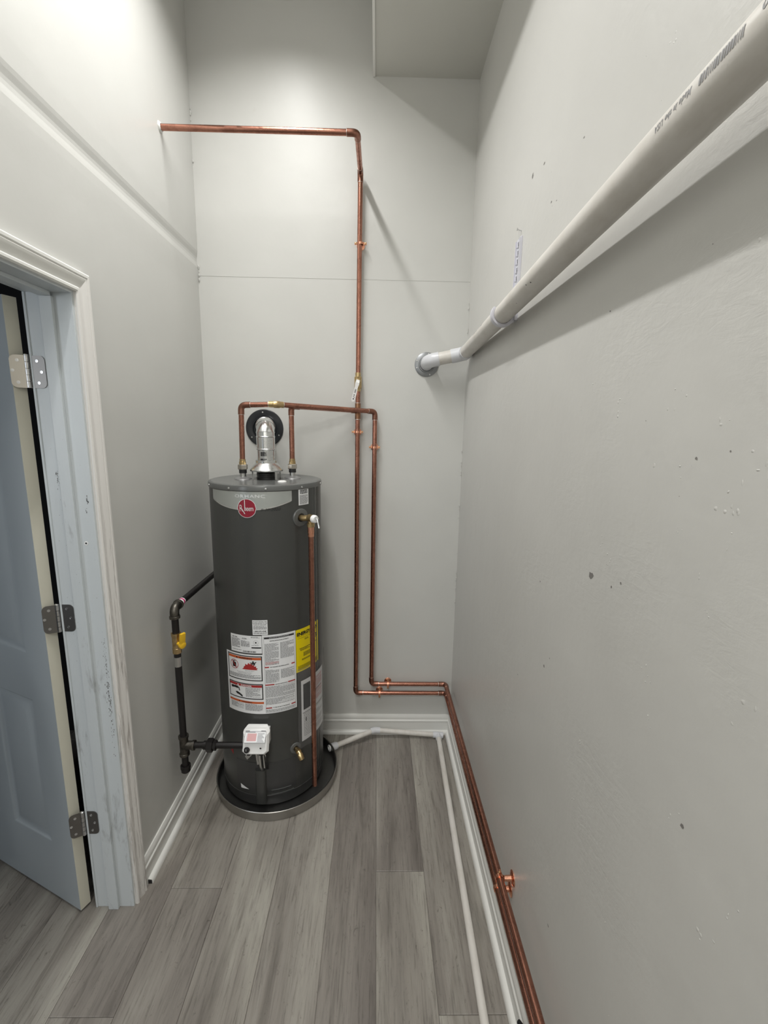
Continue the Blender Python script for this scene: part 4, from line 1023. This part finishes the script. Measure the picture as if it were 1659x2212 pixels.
# grey wall flange behind it
fg = new(); lathe(fg, (.240,YB,2.012), (0,-1,0), [(.0335,.0004),(.058,.0004),(.058,.004),(.052,.008),(.040,.010),(.0365,.016),(.0335,.016)], 40)
fgo = finish('pipe_flange', fg, mat('grey_metal_flange',(.30,.31,.32),.4,.6), None, 35, (.240,YB,2.012)); tag(fgo, 'grey round escutcheon where the white waste pipe enters the back wall', 'pipe flange')
b = new()
for a in (80,160,200,290): lathe(b, (.240+.050*math.cos(math.radians(a)),YB-.0075,2.012+.050*math.sin(math.radians(a))), (0,-1,0), [(.004,0),(.0036,.002),(0,.003)], 10)
finish('screws', b, M_SCREW, fgo, 40)
# j-hook hanger with perforated strap and its nail
hy = 1.512; hc = bp(hy)
jh = thing('pipe_hanger', 'pale plastic J-hook with a perforated strap holding the waste pipe', 'pipe hanger', (XR,hy,2.0))
b = new(); hwid = .012; Ri, Ro = BR+.0008, BR+.0075
N = 26; prev = None
for i in range(N+1):
    a = math.radians(-35+ (215)*i/N)      # from upper left, under the pipe, to the wall side
    ro = Ro+.006*max(0,(i-N*.55)/(N*.45))
    cur = [b.verts.new((min(hc.x-math.cos(a)*q, XR-.0004), hc.y+yy, hc.z-math.sin(a)*q)) for q,yy in ((Ri,-hwid),(ro,-hwid),(ro,hwid),(Ri,hwid))]
    if prev:
        for k in range(4): b.faces.new((prev[k],prev[(k+1)%4],cur[(k+1)%4],cur[k]))
    else: b.faces.new(cur)
    prev = cur
b.faces.new(prev); finish('hook', b, M_STRAP, jh, 40)
b = new(); sy0, sy1 = hy-.0205, hy+.0205; sx = XR-.0025; ztop = 2.284
box(b, sx-.003, XR-.0003, sy0, sy1, hc.z-.02, ztop); box(b, sx-.0075, sx-.003, sy0, sy0+.003, hc.z-.02, ztop-.004)
box(b, sx-.0075, sx-.003, sy1-.003, sy1, hc.z-.02, ztop-.004)
st = finish('strap', b, M_STRAP, jh)
b = new(); M_STRAPD = mat('grey_strap_slots', (.16,.16,.19), .5); z = ztop-.010; k = 0
while z > hc.z+.03:
    c = (sy0+sy1)/2; w2 = .0085
    pts = [(c-w2,z),(c+w2,z),(c+w2*.6,z-.008),(c+w2*.6,z-.012),(c+w2,z-.019),(c-w2,z-.019),(c-w2*.6,z-.012),(c-w2*.6,z-.008)]
    b.faces.new([b.verts.new((sx-.0033,yy,zz)) for yy,zz in pts])
    z -= .0245; k += 1
finish('slots', b, M_STRAPD, st)
b = new(); z = ztop-.020
while z > hc.z+.03:
    lathe(b, (sx-.0034,(sy0+sy1)/2,z+.0005), (-1,0,0), [(.0022,0),(.0022,.0006),(0,.0006)], 8)
    box(b, sx-.0036, sx-.0033, sy1-.0085, sy1-.0035, z-.004, z-.0022); z -= .0245
finish('nail_holes', b, M_INK, st)
b = new(); tube(b, [(XR,hy-.002,ztop+.020),(sx-.010,hy-.002,ztop+.024)], .0016, 10); lathe(b, (sx-.010,hy-.002,ztop+.024), (-1,0,.1), [(0,0),(.0042,0),(.0042,.0015),(0,.0018)], 12); tube(b, [(sx-.006,hy-.002,ztop+.022),(sx-.004,hy-.002,ztop-.003)], .0012, 8)
nl = finish('nail', b, M_SCREW, jh, 40)

# ------------------------------------------------------------------ small dark clip under the copper pair, bottom right
ck = thing('metal_clip', 'small dark metal pipe clip on the right baseboard at the bottom edge', 'clip', (.418,.93,.10))
b = new(); box(b, .4145, .4195, .80, .935, .118, .126, .001); finish('clip_bar', b, M_GALV, ck)
b = new(); tube(b, [(.418,.936,.112),(.405,.94,.128)], .006, 14); tube(b, [(.419,.80,.127),(.419,.93,.130)], .0035, 10); finish('clip_lug', b, M_BLACK, ck, 40)

# ------------------------------------------------------------------ wall blemishes: raised plaster lumps, chips and scuffs
def lump(bm, y, z, ry, rz, h, n=9):
    c = bm.verts.new((XR-h, y, z)); ring = []; ring2 = []
    for k in range(n):
        a = 2*math.pi*k/n; q = random.uniform(.65,1.2)
        ring.append(bm.verts.new((XR+.0002, y+ry*q*math.cos(a), z+rz*q*math.sin(a)))); ring2.append(bm.verts.new((XR-h*.8, y+ry*q*.55*math.cos(a), z+rz*q*.55*math.sin(a))))
    for k in range(n):
        bm.faces.new((ring[k],ring[(k+1)%n],ring2[(k+1)%n],ring2[k])); bm.faces.new((ring2[k],ring2[(k+1)%n],c))
b = new()
LM = [(0.6605, 1.3244, 1.2), (0.6464, 1.3117, 0.5), (0.5684, 1.5091, 1), (0.5467, 1.6312, 1.6), (0.5402, 1.6177, 1.4), (0.5327, 1.5989, 1.2), (0.9381, 1.7835, 1), (0.9879, 1.7557, 0.8), (0.8281, 1.7405, 1.3), (0.8003, 1.7552, 1), (0.6834, 1.7448, 1.2), (0.6475, 1.746, 1.2), (0.5702, 1.7285, 1.2), (0.6902, 1.6405, 1.6), (0.6471, 1.6459, 1), (0.8488, 1.597, 0.9), (0.5538, 1.4758, 0.8), (0.6257, 1.5667, 0.6), (0.8385, 1.4966, 0.6), (0.8339, 1.484, 0.6), (0.8037, 1.467, 0.8), (0.8088, 1.4501, 0.7), (0.8928, 1.5142, 0.4), (0.8861, 1.2616, 0.5), (0.7075, 1.2482, 0.5), (1.2798, 2.3361, 1), (1.4396, 2.4202, 1.2), (1.253, 2.2708, 0.8), (0.506, 1.6633, 1.3), (0.5547, 1.9274, 1.2), (0.4713, 1.3656, 1.6), (0.6376, 1.251, 0.8), (0.8412, 1.0634, 0.8), (1.2261, 1.07, 1), (1.1988, 1.0624, 0.8), (0.4683, 1.0559, 1.2), (0.6804, 0.8025, 0.8), (0.8466, 0.9059, 0.8), (0.5522, 1.1591, 1), (0.4337, 1.1272, 1), (0.7923, 2.2735, 1.2), (0.5384, 1.5713, 0.9)]
for (y,z,s_) in LM:
    for k in range(random.choice((2,3,4))):
        lump(b, y+random.uniform(-.012,.012)*s_, z+random.uniform(-.016,.016)*s_, random.uniform(.001,.0032)*s_, random.uniform(.001,.0036)*s_, random.uniform(.0002,.0006))
for k in range(60):
    lump(b, random.uniform(.35,2.1), random.uniform(.5,2.6), random.uniform(.0006,.0014), random.uniform(.0006,.0016), random.uniform(.0002,.0005), 6)
tag(finish('plaster_lumps', b, M_WALLR, wr, 60), 'paint-covered plaster lumps', kind='stuff')
b = new()
DK = [(0.8636, 1.4154, 0.0094, 0.0073), (1.0567, 1.1076, 0.0044, 0.004), (0.7851, 1.4193, 0.0023, 0.0033), (0.7563, 1.4367, 0.0029, 0.0028), (0.6105, 1.667, 0.0027, 0.0025), (1.1286, 1.31, 0.0032, 0.0024), (1.0269, 1.1456, 0.0027, 0.0017), (1.2446, 0.9743, 0.004, 0.0013), (0.7387, 1.7193, 0.0013, 0.0007), (0.6348, 1.6111, 0.001, 0.0007), (1.3399, 2.4007, 0.0057, 0.0031), (1.2631, 2.2742, 0.0052, 0.0029), (1.2268, 2.2611, 0.0033, 0.0011), (0.8952, 1.9244, 0.0027, 0.0022), (1.4351, 2.418, 0.0066, 0.008), (0.6365, 1.9446, 0.0009, 0.0012), (0.5527, 1.6793, 0.0015, 0.0014), (0.5355, 1.1565, 0.0041, 0.0044), (1.0893, 2.322, 0.0038, 0.0015), (0.8951, 0.5061, 0.0047, 0.0027)]
for (y,z,sy_,sz_) in DK:
    n = 9; b.faces.new([b.verts.new((XR-.0003, y+sy_*random.uniform(.6,1.2)*math.cos(2*math.pi*k/n), z+sz_*random.uniform(.6,1.2)*math.sin(2*math.pi*k/n))) for k in range(n)])
tag(finish('dark_scuffs', b, M_SMUDGE, wr), 'small dark scuff marks', kind='stuff')
# lumpy bead of caulk in the corners
b = new()
def cl(p, s_):
    n = 6; c = [b.verts.new(Vector(p)+Vector((s_*math.cos(2*math.pi*k/n), -s_*.8*abs(math.sin(2*math.pi*k/n))*.6, s_*1.6*math.sin(2*math.pi*k/n)))) for k in range(n)]
    t_ = b.verts.new(Vector(p)+Vector((0,-s_*.9,0)))
    for k in range(n): b.faces.new((c[k],c[(k+1)%n],t_))
for k in range(26): cl((XR-.003, YB-.003, random.choice((random.uniform(2.05,2.3),random.uniform(1.2,1.6),random.uniform(.7,1.1)))), random.uniform(.002,.0045))
for k in range(12): cl((XL+.006, YB-.004, random.uniform(2.86,3.1) if k%2 else random.uniform(2.36,2.44)), random.uniform(.002,.0045))
tag(finish('caulk_lumps', b, M_WALL, wb), 'lumps of painted caulk in the corners', kind='stuff')
